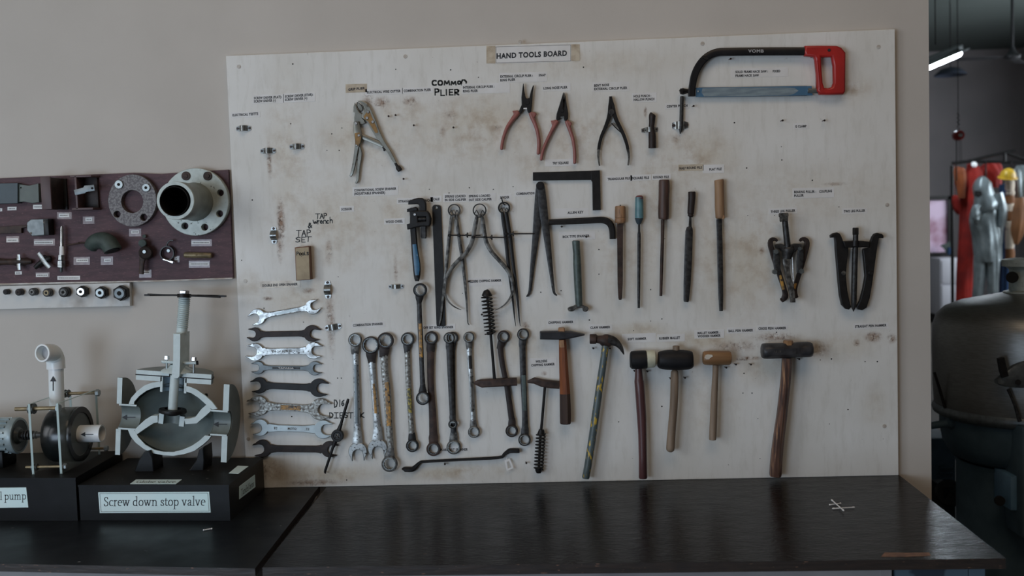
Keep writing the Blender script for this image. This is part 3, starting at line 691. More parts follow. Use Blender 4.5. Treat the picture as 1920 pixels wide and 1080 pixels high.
# ---------------------------------------------------------------- spanners
def jaw(cx, cy, R, md, nd, slot=.50, tip=1.10, side=1):
    """outline of an open jaw, image angles in degrees (y down): md mouth direction, nd neck direction; returned from neck + side round the mouth to neck - side"""
    md = math.radians(md); nd = math.radians(nd)
    def P(u, v, a): return (cx+R*(u*math.cos(a)-v*math.sin(a)), cy+R*(u*math.sin(a)+v*math.cos(a)))
    rel = (nd-md) % (2*PI)            # neck angle measured from the mouth
    a0 = rel-math.radians(27); a1 = rel-2*PI+math.radians(27)
    out = []
    st = math.radians(50)
    n = 9
    for i in range(n+1): t = a0+(st-a0)*i/n; out.append(P(math.cos(t), math.sin(t), md))
    out += [P(.84, .73, md), P(tip-.06, .63*slot/.5, md), P(tip-.09, .57*slot/.5, md)]
    out += [P(.66, slot*1.10, md), P(.30, slot*1.08, md), P(.02, slot*.88, md), P(-.14, slot*.52, md), P(-.19, 0, md), P(-.14, -slot*.52, md), P(.02, -slot*.88, md), P(.30, -slot*1.08, md), P(.66, -slot*1.10, md)]
    out += [P(tip-.09, -.57*slot/.5, md), P(tip-.06, -.63*slot/.5, md), P(.84, -.73, md)]
    for i in range(n+1): t = -st+(a1+st)*i/n; out.append(P(math.cos(t), math.sin(t), md))
    return out
def open_spanner(A, B, w, mA, mB, m_, label, panel=None, yb=-.003, th=.006, words=None, rim=True, wm='ink_grey', blend=1.3):
    (ax, ay, ra), (bx, by, rb) = A, B
    d = math.degrees(math.atan2(by-ay, bx-ax)); ux, uy = math.cos(math.radians(d)), math.sin(math.radians(d)); nx, ny = -uy, ux
    ja = jaw(ax, ay, ra, mA, d); jb = jaw(bx, by, rb, mB, d+180)
    def sh(t, s, base, r): return (base[0]+ux*t+nx*s, base[1]+uy*t+ny*s)
    # ja ends on one neck side; find the side signs
    def side(p, b): return 1 if (p[0]-b[0])*nx+(p[1]-b[1])*ny > 0 else -1
    out = list(ja); s = side(ja[-1], (ax, ay))
    out += [sh(ra*1.06, s*w*.66, (ax, ay), ra), sh(ra*blend, s*w*.56, (ax, ay), ra), sh(ra*(blend+.4), s*w*.5, (ax, ay), ra)]
    s2 = side(jb[0], (bx, by))
    if s2 != s: jb = jb[::-1]
    out += [sh(-rb*(blend+.4), s*w*.5, (bx, by), rb), sh(-rb*blend, s*w*.56, (bx, by), rb), sh(-rb*1.06, s*w*.66, (bx, by), rb)]
    out += jb
    out += [sh(-rb*1.06, -s*w*.66, (bx, by), rb), sh(-rb*blend, -s*w*.56, (bx, by), rb), sh(-rb*(blend+.4), -s*w*.5, (bx, by), rb)]
    out += [sh(ra*(blend+.4), -s*w*.5, (ax, ay), ra), sh(ra*blend, -s*w*.56, (ax, ay), ra), sh(ra*1.06, -s*w*.66, (ax, ay), ra)]
    yf = yb-th; mid = ((ax+bx)/2, (ay+by)/2)
    t = thing('open_end_spanner', at(mid[0], mid[1], yb), label, 'spanner', 'open end spanners hung in a column')
    build('body', plate(out, yb, yf, bev=.0014), M[m_], t, smooth=40)
    if panel:
        t0, t1, pw, pm = panel
        p = [sh(t0, -pw/2, mid, 0), sh(t1, -pw/2, mid, 0), sh(t1, pw/2, mid, 0), sh(t0, pw/2, mid, 0)]
        build('shank_panel', plate(p, yf, yf-.0007, bev=.0003), M[pm], t)
    if rim:
        g = G()
        for s_ in (-1, 1):
            a = sh(ra*1.6, s_*w*.42, (ax, ay), 0); b = sh(-rb*1.6, s_*w*.42, (bx, by), 0)
            g.join(bar([(a[0], a[1], w*.14), (b[0], b[1], w*.14)], yf-.0002, .0016, 'round', n=8))
        build('shank_rim', g, M[m_], t)
    if words:
        for (tx, t0, t1) in words:
            a = sh(t0, w*.17, mid, 0); b = sh(t1, w*.17, mid, 0); c_ = sh(t0, -w*.17, mid, 0)
            O = at(a[0], a[1], yf-.0009); g = text_geo(tx, O, at(b[0], b[1], yf-.0009)-O, at(c_[0], c_[1], yf-.0009)-O, .02)
            build('stamped_text', g, M[wm], t, smooth=0)
    return t
def q8(x, y): return (440+x/3, 540+y/3)
def os_(a, b, *r, **k): return open_spanner(q8(a[0], a[1])+(a[2]/3,), q8(b[0], b[1])+(b[2]/3,), *r, **k)
os_((126,163,46),(437,107,42), 9.5, 153, -26, 'chrome', 'shiny tilted double open end spanner, topmost in the column on the left', (-20,26,4.5,'satin'), yb=-.004)
os_((110,262,39),(433,256,47), 10.5, 190, 10, 'black_brown', 'dark brown double open end spanner, second from the top of the column', rim=False, blend=1.2)
os_((113,361,50),(442,352,48), 12, 187, 6, 'chrome', 'wide chrome double open end spanner, third from the top of the column', None, words=[('DROP FORGED',-22,20)], yb=-.004)
os_((130,449,37),(449,452,40), 8.5, 180, 2, 'satin_dark', 'slim grey double open end spanner just below the wide chrome one', (-26,26,4,'dark_iron'), words=[('TAPARIA',-15,14)], wm='paper', yb=-.003)
os_((137,548,46),(472,562,52), 12, 170, 8, 'black', 'flat black double open end spanner, fifth down the column', rim=False, blend=1.3)
os_((130,664,58),(480,683,61), 13, 172, 6, 'chrome_dirty', 'stained chrome double open end spanner with amber shank panel', (-16,22,8.4,'gold'), yb=-.005)
os_((142,786,48),(497,796,53), 12.5, 168, 2, 'satin', 'clean satin grey double open end spanner, second from the bottom', None, words=[('20 22',-33,-27),('MOTO',-7,9),('22',27,33)], rim=False, yb=-.004, blend=1.7)
os_((155,904,50),(532,908,46), 12.5, 168, 8, 'black_brown', 'flat black double open end spanner at the bottom of the column behind the diestock', rim=False, blend=1.3, yb=-.002)

def ring_head(cx, cy, R, r, yb, yf, toothed=True, ry=1.0):
    outer = circ(cx, cy, R, 32, R*ry); inner = [(x, cy+(y-cy)*ry) for x, y in (star(cx, cy, r, 12, .05) if toothed else circ(cx, cy, r))]
    g = plate(outer, yb, yf, [inner], bev=.0014)
    return g
def ring_spanner(name, ends, shank, m_, label, yb=-.004, th=.010, panels=(), group='ring and combination spanners hung upright', cat='spanner', neck=.9, kind='oct', parts=None):
    """ends: list of ('ring', cx, cy, R, r) or ('jaw', cx, cy, R, mouthdir)"""
    xs = [e[1] for e in ends]; ys = [e[2] for e in ends]
    t = thing(name, at(sum(xs)/len(xs), max(ys), yb), label, cat, group)
    ysh = yb-th*.5
    g = bar([s for s in shank], ysh, th*.62, kind, k=3)
    build('shank', g, M[m_], t, smooth=50)
    for e in ends:
        em = e[5] if len(e) > 5 else m_
        # taper between ring and shank
        tgt = min(shank, key=lambda s: (s[0]-e[1])**2+(s[1]-e[2])**2)
        L = math.hypot(tgt[0]-e[1], tgt[1]-e[2]) or 1; dx, dy = (tgt[0]-e[1])/L, (tgt[1]-e[2])/L
        if e[0] == 'ring':
            g = ring_head(e[1], e[2], e[3], e[4], yb, yb-th)
            a = e[4]*1.06; pts = [(e[1]+dx*a, e[2]+dy*a, e[3]*1.25), (e[1]+dx*e[3]*1.15, e[2]+dy*e[3]*1.15, e[3]*neck+tgt[2]*.35), (e[1]+dx*e[3]*1.65, e[2]+dy*e[3]*1.65, tgt[2]*1.15), (e[1]+dx*e[3]*2.1, e[2]+dy*e[3]*2.1, tgt[2])]
            g.join(bar(pts, ysh, [th*.6, th*.75, th*.66, th*.6], kind, k=3))
            hd_ = build('ring_head', g, M[em], t, smooth=50)
            rim_ = ring_head(e[1], e[2], e[4]*1.16, e[4]*1.0, yb-th+.0004, yb-th-.0006)
            build('bright_rim', rim_, M['satin' if em in ('chrome', 'chrome_dirty', 'grey_iron', 'dark_iron') else 'satin_dark'], hd_, smooth=50)  # brighter ring laid round the bore
        else:
            nd = math.degrees(math.atan2(dy, dx)); j = jaw(e[1], e[2], e[3], e[4], nd, slot=.52)
            g = plate(j, yb-th*.12, yb-th*.85, bev=.0015)
            pts = [(e[1]+dx*e[3]*.42, e[2]+dy*e[3]*.42, e[3]*1.2), (e[1]+dx*e[3]*1.0, e[2]+dy*e[3]*1.0, e[3]*1.12), (e[1]+dx*e[3]*1.6, e[2]+dy*e[3]*1.6, tgt[2]*1.15), (e[1]+dx*e[3]*2.2, e[2]+dy*e[3]*2.2, tgt[2])]
            g.join(bar(pts, ysh, [th*.6, th*.7, th*.65, th*.6], kind, k=3))
            build('open_jaw', g, M[em], t, smooth=50)
    for pts, pm in panels:
        build('painted_panel', bar(pts, ysh-th*.31, .0014, 'flat'), M[pm], t)
    return t
def c1(pts): return zz(pts, 630, 600, 3.6)
def e1(k, x, y, R, r, *m_): return (k, 630+x/3.6, 600+y/3.6, R/3.6, (r/3.6 if k == 'ring' else r))+m_
ring_spanner('combination_spanner', [e1('ring',127,135,46,33,'grey_iron'), e1('jaw',146,888,63,88)], c1([(128,190,48),(132,260,40),(138,450,42),(142,640,44),(146,800,54)]), 'chrome', 'chrome combination spanner leftmost of the upright spanners', yb=-.005, panels=[(c1([(133,300,20),(142,700,22)]), 'satin_dark')])
ring_spanner('combination_spanner', [e1('ring',232,170,58,44,'black_brown'), e1('jaw',280,868,66,84)], c1([(238,240,50),(250,400,42),(268,600,44),(282,760,56)]), 'chrome', 'combination spanner with amber stained shank, second of the upright spanners', yb=-.003, panels=[(c1([(254,430,16),(268,630,18)]), 'gold')])
ring_spanner('ring_spanner', [e1('ring',333,140,55,37,'black_brown'), e1('ring',360,973,54,36,'grey_iron')], c1([(325,210,54),(327,330,50),(345,500,54),(357,700,46),(370,860,42)]), 'chrome_dirty', 'large ring spanner with a long amber panel and chipped plating', yb=-.010, panels=[(c1([(341,420,26),(350,560,30),(357,715,30)]), 'gold')])
ring_spanner('ring_spanner', [e1('ring',482,130,45,30,'dark_iron'), e1('ring',514,850,43,29,'black')], c1([(480,190,36),(487,400,38),(503,650,36),(513,790,42)]), 'chrome_dirty', 'ring spanner with a yellow panel low on its dark shank', yb=-.004, panels=[(c1([(492,460,22),(501,625,24)]), 'yellow_worn')])
ring_spanner('ring_spanner', [('ring',787.3,544,13,8.6,'black'), ('ring',792.5,747,12.8,8.8,'black')], [(786,566,9),(787,600,9.5),(789,640,9.5),(791,690,9),(792.5,722,10)], 'dark_iron', 'ring spanner with amber panel hung higher than its neighbours under the pipe wrench', yb=-.016, panels=[([(787.5,606,5.5),(789.5,670,6)], 'gold')])
ring_spanner('ring_spanner', [e1('ring',642,122,45,29,'black_brown'), e1('ring',657,872,48,31)], c1([(640,190,52),(638,400,44),(650,600,48),(658,800,58)]), 'brown_iron', 'long brown rusted ring spanner right of the yellow panelled one', yb=-.004)
ring_spanner('ring_spanner', [e1('ring',785,120,40,26), e1('ring',793,860,48,34,'grey_iron')], c1([(788,180,34),(790,400,30),(792,700,36),(794,790,46)]), 'dark_iron', 'ring spanner hanging behind another with its bright lower ring showing', yb=-.003, th=.008)
ring_spanner('ring_spanner', [e1('ring',763,122,38,26), e1('ring',788,705,31,18)], c1([(765,175,44),(773,400,38),(783,600,36),(786,660,38)]), 'dark_iron', 'dark ring spanner with a small lower ring in front of a longer one', yb=-.0125)
ring_spanner('ring_spanner', [e1('ring',896,117,37,26,'grey_iron'), e1('ring',930,757,40,29,'grey_iron')], c1([(898,170,38),(905,300,34),(918,500,32),(927,700,38)]), 'chrome', 'short narrow chrome ring spanner right of the dark pair', yb=-.004, panels=[(c1([(904,240,20),(908,330,20)]), 'black'), (c1([(911,380,16),(921,620,16)]), 'grey_iron')])
def c2(pts): return zz(pts, 860, 540, 3)
def e2(k, x, y, R, r, *m_): return (k, 860+x/3, 540+y/3, R/3, (r/3 if k == 'ring' else r))+m_
ring_spanner('ring_spanner', [e2('ring',252,275,35,23), e2('ring',298,805,35,23)], c2([(233,330,32),(246,430,30),(272,560,30),(300,750,36)]), 'black_brown', 'dark bent neck ring spanner behind the upper brush handled hammer head', yb=-.004)
ring_spanner('ring_spanner', [e2('ring',362,262,34,23), e2('ring',370,855,35,24)], c2([(358,320,36),(363,500,34),(372,700,32),(373,800,38)]), 'dark_iron', 'dark ring spanner between the two brush handled hammers', yb=-.004, panels=[(c2([(365,490,22),(371,690,22)]), 'green_grey')])
t = thing('offset_spanner', at(865, 880, -.004), 'black cranked spanner lying level along the bottom of the board', 'spanner')
build('shank', bar([(781,873,7),(788,867,5.5),(797,865.5,5),(860,862,5),(934,858,5.5),(945,852,6),(951,848,7)], -.010, .009, 'oct', k=4), M['black'], t)
build('ring_end', bar([(757,881,8.5),(759,880,9.5),(772,880,9.5),(777,877,8.5),(784,870,6)], -.010, [.014,.016,.016,.013,.01], 'oct', k=3), M['black'], t)
build('ring_end', bar([(946,851,6),(952,847,8),(957,845,9),(972,845,9),(974,845,8)], -.010, [.01,.012,.016,.016,.014], 'oct', k=3), M['black'], t)
tg = plate([(946,863),(956,860),(963,878),(950,883)], -.0095, -.0105, [[(950,866),(954.5,864),(959,876),(952,879)]], bev=.0002)
solo('plastic_tag', joined(tg, bar([(949,858,1),(951,864,1)], -.0105, .001, 'round', n=6)), M['tag_white'], 'small white open tag hanging from the cranked spanner end', 'tag')

# ---------------------------------------------------------------- locking pliers
def L6(p): return zz(p, 640, 170, 6)
t = thing('locking_pliers', at(700, 335, -.004), 'plated locking pliers with brown stained handles hanging open at upper left', 'pliers')
build('upper_handle', plate(L6([(178,116),(210,111),(245,115),(290,143),(325,188),(360,270),(400,370),(432,460),(482,565),(560,685),(603,770),(622,812),(602,822),(572,790),(500,665),(430,570),(400,545),(340,445),(285,345),(228,300),(232,262),(255,232),(262,205),(245,165),(215,135)]), -.006, -.013, bev=.0018), M['plier_steel'], t)
build('lower_jaw', plate(L6([(150,132),(134,180),(130,240),(148,250),(140,300),(140,345),(165,345),(200,378),(240,380),(270,366),(258,335),(232,305),(234,262),(205,246),(178,205),(160,150)]), -.004, -.010, bev=.0015), M['plier_steel'], t)
build('lower_handle', bar(L6([(170,350,56),(178,420,78),(188,490,84),(192,560,70),(176,640,46),(160,740,38),(140,850,34),(120,930,30),(100,966,22)]), -.012, [.010,.012,.013,.012,.010,.009,.009,.008,.005], 'box', k=3), M['plier_steel'], t)
build('release_lever', bar(L6([(203,628,14),(214,690,40),(210,740,48),(196,850,36),(190,940,28),(182,1010,26),(160,1042,16)]), -.009, .009, 'box', k=3), M['plier_steel'], t)
build('link_bar', bar(L6([(205,498,44),(225,515,46),(440,605,50),(470,625,40)]), -.0085, .005, 'box'), M['plier_steel'], t)
build('spring', bar(L6([(455,630,10),(475,650,14),(490,665,26),(478,680,10)]), -.008, .003, n=6), M['black'], t)
build('rust_patch', plate(L6([(285,240),(322,240),(345,300),(372,360),(395,410),(415,470),(385,480),(350,425),(300,345),(262,325),(250,290),(270,262)]), -.013, -.0136, bev=.0003), M['rust_patch'], t)
build('rust_patch', plate(L6([(150,478),(205,468),(222,530),(212,590),(188,622),(158,600)]), -.0183, -.0189, bev=.0003), M['rust_patch'], t)
g = G()
for x, y, r in ((302,240,16),(290,308,18),(355,351,18)): p = at(640+x/6, 170+y/6, -.013); g.join(cyl(p, p+Vector((0,-.003,0)), r/6*.00145, n=14, ch=.0012))
build('rivets', g, M['silver'], t)
g = G()
for x, y, r in ((166,370,18),(198,504,16),(172,618,12)): p = at(640+x/6, 170+y/6, -.017); g.join(cyl(p, p+Vector((0,-.003,0)), r/6*.00145, n=14, ch=.0012))
build('rivets', g, M['silver'], t)
build('jaw_gap', plate(L6([(176,128),(192,130),(232,168),(248,205),(238,232),(215,238),(190,210),(170,165)]), -.0129, -.0131, bev=0), M['hole'], t)
build('jaw_gap_face', plate(L6([(184,136),(192,138),(226,172),(238,205),(230,224),(215,230),(197,206),(178,165)]), -.0129, -.0134, bev=0), M['plier_steel'], t)
build('adjusting_screw', bar(L6([(606,812,26),(628,850,34),(636,868,34)]), -.0095, None, n=12), M['black'], t)
build('adjusting_knob', joined(bar(L6([(632,848,44),(640,868,58),(660,895,58),(664,902,46)]), -.0095, None, n=12)), M['black'], t)

# ---------------------------------------------------------------- pliers
def L4(p): return zz(p, 780, 60, 4)
def pliers(name, label, jaws, slit, hl, hr, fl, fr_, pin, grip='salmon', yb=-.005):
    t = thing(name, at(780+pin[0]/4, 60+hl[-1][1]/4, yb), label, 'pliers', 'pliers hung along the top row')
    build('jaws', plate(L4(jaws), yb, yb-.009, [L4(slit)] if slit else [], bev=.0018), M['black'], t)
    for h, f in ((hl, fl), (hr, fr_)):
        g = bar(L4(h), yb-.006, [.008]+[.012]*(len(h)-1), 'round', k=4, rnd=.6)
        if f: g.join(plate(L4(f), yb-.001, yb-.011, bev=.003))
        build('handle', g, M[grip], t, smooth=60)
    p = at(780+pin[0]/4, 60+pin[1]/4, yb-.009); build('pivot_pin', cyl(p, p+Vector((0,-.0015,0)), pin[2]/4*.00145, n=16, ch=.0006), M['black'], t)
    return t
t = pliers('circlip_pliers', 'black nosed circlip pliers with faded red handles and spread tips',
 [(803,383),(807,388),(812,440),(822,488),(832,497),(850,494),(862,440),(878,398),(884,402),(876,450),(873,500),(868,560),(862,605),(850,614),(836,596),(830,570),(808,572),(800,592),(784,614),(768,600),(792,545),(790,490),(797,430)], None,
 [(768,592,38),(752,620,38),(718,665,32),(685,715,28),(662,775,26),(648,830,25),(641,885,23)], [(858,600,34),(872,640,34),(893,690,30),(912,750,28),(922,820,28),(920,880,27),(916,920,24)],
 [(722,590),(765,588),(775,600),(755,640),(735,625)], [(862,600),(890,600),(907,612),(892,640),(878,660)], (835,530,16))
build('spring_bridge', bar(L4([(806,574,10),(832,573,10)]), -.0145, .002, 'flat'), M['tag_white'], t)
t = pliers('long_nose_pliers', 'black long nose pliers with faded red handles, jaws closed',
 [(1104,453),(1109,453),(1110,500),(1112,500),(1113,453),(1118,462),(1130,540),(1142,608),(1140,650),(1128,668),(1112,662),(1105,634),(1088,634),(1080,655),(1062,664),(1050,652),(1054,615),(1070,565),(1090,500)], [(1107,500),(1111,500),(1106,590),(1102,590)],
 [(1060,662,34),(1045,690,34),(1022,735,29),(995,790,27),(968,850,26),(948,905,25),(938,965,22)], [(1130,662,34),(1142,700,32),(1160,750,29),(1178,810,27),(1188,880,26),(1191,940,26),(1189,990,22)],
 [(1010,664),(1050,660),(1060,672),(1040,712),(1020,698)], [(1130,666),(1158,670),(1172,684),(1160,712),(1150,730)], (1096,590,14))
build('spring_bridge', bar(L4([(1084,640,12),(1112,640,12)]), -.0145, .002, 'flat'), M['satin_dark'], t)
t = thing('bent_nose_pliers', at(1150, 310, -.004), 'slim black bent nose circlip pliers with leaf springs, right of the red handled pair', 'pliers', 'pliers hung along the top row')
build('handle', bar(L4([(1456,484,14),(1456,520,18),(1454,560,26),(1452,610,30),(1440,660,28),(1418,720,26),(1392,780,24),(1376,840,23),(1370,885,22)]), -.010, .008, 'box', k=4), M['black'], t)
build('handle', bar(L4([(1464,484,12),(1470,520,16),(1478,560,24),(1486,610,28),(1502,660,28),(1532,720,26),(1560,780,24),(1580,840,23),(1589,880,22)]), -.012, .008, 'box', k=4), M['black'], t)
for q in ([(1371,880,20),(1367,920,17),(1370,960,13),(1376,1003,10)], [(1588,878,20),(1596,920,17),(1597,955,14),(1590,1000,10)]):
    build('bare_tip', bar(L4(q), -.011, .006, 'box', k=3), M['grey_iron'], t)
build('pivot_boss', joined(plate(L4(circ(1468,600,22)), -.008, -.018, bev=.001), plate(L4(circ(1466,626,7)), -.018, -.0195, bev=.0004)), M['dark_iron'], t)
build('leaf_spring', bar(L4([(1468,688,6),(1430,722,5),(1396,760,4)]), -.009, .005, 'flat', k=3), M['grey_iron'], t)
build('leaf_spring', bar(L4([(1466,682,6),(1495,715,8),(1535,752,6)]), -.011, .005, 'flat', k=3), M['black'], t)

# ---------------------------------------------------------------- punches
def L3(p): return zz(p, 1100, 60, 3.177)
t = thing('hollow_punch', at(1222, 281, -.004), 'short thick dark hollow punch held by a zinc strap', 'punch')
build('body', bar(L3([(396,489,38),(391,500,42),(389,535,36),(386,570,34),(390,610,44),(391,650,45),(391,692,46)]), -.011, None, k=3, n=18), M['black_brown'], t)
t = thing('centre_punch', at(1276, 252, -.004), 'thin dark centre punch with pointed tip held by a zinc strap below the saw', 'punch')
build('body', bar(L3([(567,383,20),(567,400,22),(564,540,24),(562,570,26),(560,585,20),(557,607,4)]), -.009, None, n=14), M['dark_iron'], t)

# ---------------------------------------------------------------- hacksaw
t = thing('hacksaw', at(1430, 180, -.006), 'hacksaw with black curved frame, blue blade and red handle at upper right', 'saw')
build('frame', bar(L3([(1310,116,46),(1150,116,46),(1000,117,46),(850,119,46),(780,122,46),(730,140,45),(690,172,44),(660,215,43),(640,265,42),(630,315,40),(625,350,40),(624,384,38)]), -.016, .014, 'box', k=3), M['frame_black'], t)
O = at(1100+962/3.177, 60+122/3.177, -.0233); U = at(1100+1055/3.177, 60+122/3.177, -.0233)-O; V = at(1100+962/3.177, 60+104/3.177, -.0233)-O
build('printed_text', text_geo('VOMB', O, U, V, .03), M['ink_grey'] if False else mat('pale_print', c(120,120,122), rough=.6), t, smooth=0)
build('blade', plate(L3([(648,332),(1340,322),(1346,378),(650,387)]), -.012, -.0140, bev=0), M['blue_blade'], t)
tp_ = [(690+i*10, 329+(322-329)*(i/60)+(3 if i % 2 else 0)) for i in range(58)]
build('worn_face', plate(L3([(690,336),(900,331),(1180,330),(1240,334),(1262,350),(1236,368),(1200,378),(900,382),(700,384),(684,360)]), -.0140, -.0142, bev=0), M['worn_blade'], t)
g = G()
for i in range(70):
    x0 = 668+i*9.2; y0 = 332-(i*9.2)*.0145; g.join(plate(L3([(x0,y0+1),(x0+4.4,y0-3.5),(x0+8.8,y0+1)]), -.012, -.0138, bev=0))
    x0 = 668+i*9.2; y0 = 386.5-(i*9.2)*.012; g.join(plate(L3([(x0,y0-1),(x0+8.8,y0-1),(x0+4.4,y0+3.5)]), -.012, -.0138, bev=0))
build('teeth', g, M['grey_iron'], t, smooth=0)
for x, y in ((664,354),(1322,350)): build('blade_pin', cyl(at(1100+x/3.177, 60+y/3.177, -.010), at(1100+x/3.177, 60+y/3.177, -.018), .0028, n=10, ch=.0006), M['satin'], t)
build('blade_holder', bar(L3([(1318,350,28),(1380,352,26)]), -.0165, .008, 'box'), M['satin_dark'], t)
build('wing_nut', joined(bar(L3([(625,372,30),(605,352,20),(585,350,26),(570,350,34)]), -.016, None, k=2), plate(L3([(552,346),(560,335),(578,337),(590,350),(600,338),(606,342),(604,362),(590,368),(575,372),(558,368)]), -.013, -.019, bev=.0012)), M['black'], t)
build('frame_clip', bar(L3([(690,150,18),(712,162,20),(722,160,10)]), -.016, .018, 'box'), M['black'], t)
hd = [(1302,80),(1400,79),(1490,80),(1520,92),(1545,122),(1544,250),(1543,355),(1530,371),(1460,372),(1392,371),(1374,350),(1372,250),(1362,160),(1355,146),(1300,140)]
build('handle', plate(L3(hd), -.006, -.027, [L3([(1398,148),(1462,146),(1472,200),(1474,300),(1464,326),(1440,334),(1418,332),(1408,300),(1402,220)])], bev=.005), M['red'], t, smooth=60)
build('handle_rib', bar(L3([(1372,170,10),(1388,340,10)]), -.0265, .005, 'round', n=8), M['red'], t)
build('handle_screw', joined(*[cyl(at(1100+x/3.177, 60+y/3.177, -.026), at(1100+x/3.177, 60+y/3.177, -.029), r, n=12, ch=.0006) for x, y, r in ((1444,108,.004),)]), M['black'], t)

# ---------------------------------------------------------------- square, key, box spanner
def L5(p): return zz(p, 960, 300, 3.375)
t = thing('try_square', at(1125, 395, -.004), 'black try square set like an upside down L', 'square')
build('blade', plate(L5([(132,78),(520,68),(520,126),(132,131)]), -.005, -.008, bev=.0003), M['black'], t)
build('stock', plate(L5([(500,68),(556,65),(559,200),(562,317),(511,319),(508,140),(500,126)]), -.003, -.013, bev=.0008), M['black'], t)
t = solo('allen_key', bar(L5([(234,394,34),(300,391,35),(400,387,36),(500,382,37),(560,379,38),(592,384,40),(618,400,40),(632,430,38),(636,465,36),(637,500,36)]), -.011, .014, 'hex', k=2), M['black'], 'thick black hexagonal key with its short arm turned down', 'hex key', smooth=25)
t = thing('box_spanner', at(1083, 585, -.004), 'grey green tubular box spanner with a forked foot', 'spanner')
build('tube', joined(bar(L5([(404,512,50),(407,560,47),(410,590,46),(412,660,50),(417,780,49),(423,900,45),(426,925,42)]), -.020, None, n=20, cap=True)), M['green_grey'], t)
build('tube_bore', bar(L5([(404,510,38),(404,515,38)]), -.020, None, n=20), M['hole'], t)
build('cross_hole', plate(L5(circ(407,596,11)), -.0265, -.0275, bev=.0003), M['hole'], t)
build('foot', bar(L5([(356,948,20),(375,940,26),(392,934,22),(408,925,24),(440,925,24),(456,932,20),(470,940,28),(478,948,20)]), -.018, .016, 'box', k=2), M['grey_iron'], t)
build('foot_ring', joined(plate(L5(circ(376,944,24,ry=15)), -.012, -.024, [L5(circ(374,946,12,ry=7))], bev=.001), plate(L5(circ(464,946,18,ry=15)), -.012, -.024, [L5(circ(466,948,8,ry=8))], bev=.001)), M['grey_iron'], t)

# ---------------------------------------------------------------- files
def file_tool(label, handle, hm, blade, bm, kind='box', bd=.005, extra=(), y=-.014, rnd=.25):
    t = thing('file', at(960+blade[-1][0]/3.375, 300+blade[-1][1]/3.375, -.004), label, 'file', 'files hung in a row')
    build('handle', bar(L5(handle), y, None, k=3, n=20, rnd=rnd), M[hm], t, smooth=50)
    build('blade', bar(L5(blade), y, bd, kind), M[bm], t)
    for nm, pts, m_ in extra: build(nm, bar(L5(pts), y, None, n=20), M[m_], t)
    return t
file_tool('triangular file with a short turned wooden handle', [(685,296,62),(685,300,68),(685,340,69),(685,364,69),(685,368,64),(685,372,69),(684,396,66),(684,403,40)], 'wood_light', [(683,400,38),(683,500,37),(684,780,33),(684,870,24),(684,884,16)], 'brown_iron', 'tri', .010, [('tang_tip', [(685,284,9),(685,298,9)], 'nail')])
file_tool('thin square file with a teal plastic handle and dark red top', [(805,236,51),(805,300,53),(805,362,54),(805,368,46)], 'teal', [(804,400,12),(804,450,14),(804,470,21),(802,800,19),(802,937,14)], 'dark_iron', 'box', .006,
  [('handle_cap', [(806,224,20),(806,226,36),(806,232,48),(806,246,52)], 'red_cap'), ('ferrule', [(804,366,50),(804,372,54),(803,380,46),(803,395,36),(803,407,22)], 'teal_dark')], rnd=0)
file_tool('round file with a thick dark ribbed wooden handle', [(963,130,62),(963,134,68),(963,180,70),(961,240,68),(960,300,70),(959,360,68),(958,378,58)], 'wood_dark', [(954,378,24),(952,500,22),(946,700,21),(942,860,18)], 'brown_iron', 'round', None)
file_tool('half round file with a slim dark handle', [(1138,200,40),(1138,206,48),(1138,240,46),(1134,290,44),(1131,335,42),(1130,345,34),(1130,352,38),(1128,362,24)], 'black_brown', [(1128,360,14),(1127,420,18),(1124,430,38),(1121,450,46),(1115,620,48),(1108,780,44),(1102,890,33),(1101,898,28)], 'dark_iron', 'box', .007)
t = file_tool('flat file with a light wooden handle chipped at its lower end', [(1311,129,56),(1311,134,62),(1312,180,60),(1313,240,61),(1314,300,62),(1316,340,60),(1316,374,56)], 'wood_file', [(1310,374,34),(1314,500,34),(1318,700,34),(1321,860,30),(1323,955,22)], 'dark_iron', 'box', .006)
build('split_chip', bar(L5([(1322,318,14),(1324,340,26),(1334,362,28),(1338,372,18)]), -.022, .006, 'round', k=2), M['wood_light'], t)

# ---------------------------------------------------------------- pullers
def LP(p): return zz(p, 1430, 390, 5.68)
t = thing('gear_puller', at(1480, 566, -.006), 'small three legged puller with amber paint on its legs', 'puller', 'bearing pullers')
build('screw', joined(bar(LP([(236,130,62),(246,250,62),(262,400,62),(268,430,62)]), -.034, None, n=18), *[bar(LP([(238+i*.125*1.0*8.2,150+i*8.5,66),(238.6+i*1.03,154+i*8.5,66)]), -.034, None, n=18) for i in range(30)]), M['dark_iron'], t)
build('screw_head', joined(bar(LP([(222,52,92),(222,60,104),(224,88,106),(226,95,94),(226,136,92),(227,142,84)]), -.034, None, n=6), plate(LP(circ(222,64,30,ry=12)), -.047, -.0475, bev=0)), M['grey_iron'], t)
build('hub', joined(bar(LP([(270,415,120),(272,440,140),(262,500,110),(255,540,90)]), -.030, None, k=2), bar(LP([(140,415,40),(180,408,60),(240,440,80),(300,440,90),(350,410,70),(400,408,50)]), -.026, .026, 'box', k=2)), M['dark_iron'], t)
build('leg', bar(LP([(155,352,22),(135,336,32),(108,332,44),(84,352,50),(82,395,52),(98,450,54),(125,540,56),(158,640,52),(185,730,50),(215,820,48),(238,900,52),(238,945,64),(205,985,40),(195,960,14)]), -.017, .010, 'box', k=2), M['black_brown'], t)
build('leg', bar(LP([(395,352,22),(412,334,34),(440,330,44),(468,352,50),(470,395,54),(456,450,56),(432,540,56),(400,660,50),(370,760,46),(345,850,44),(345,910,44),(365,955,30)]), -.017, .010, 'box', k=2), M['black_brown'], t)
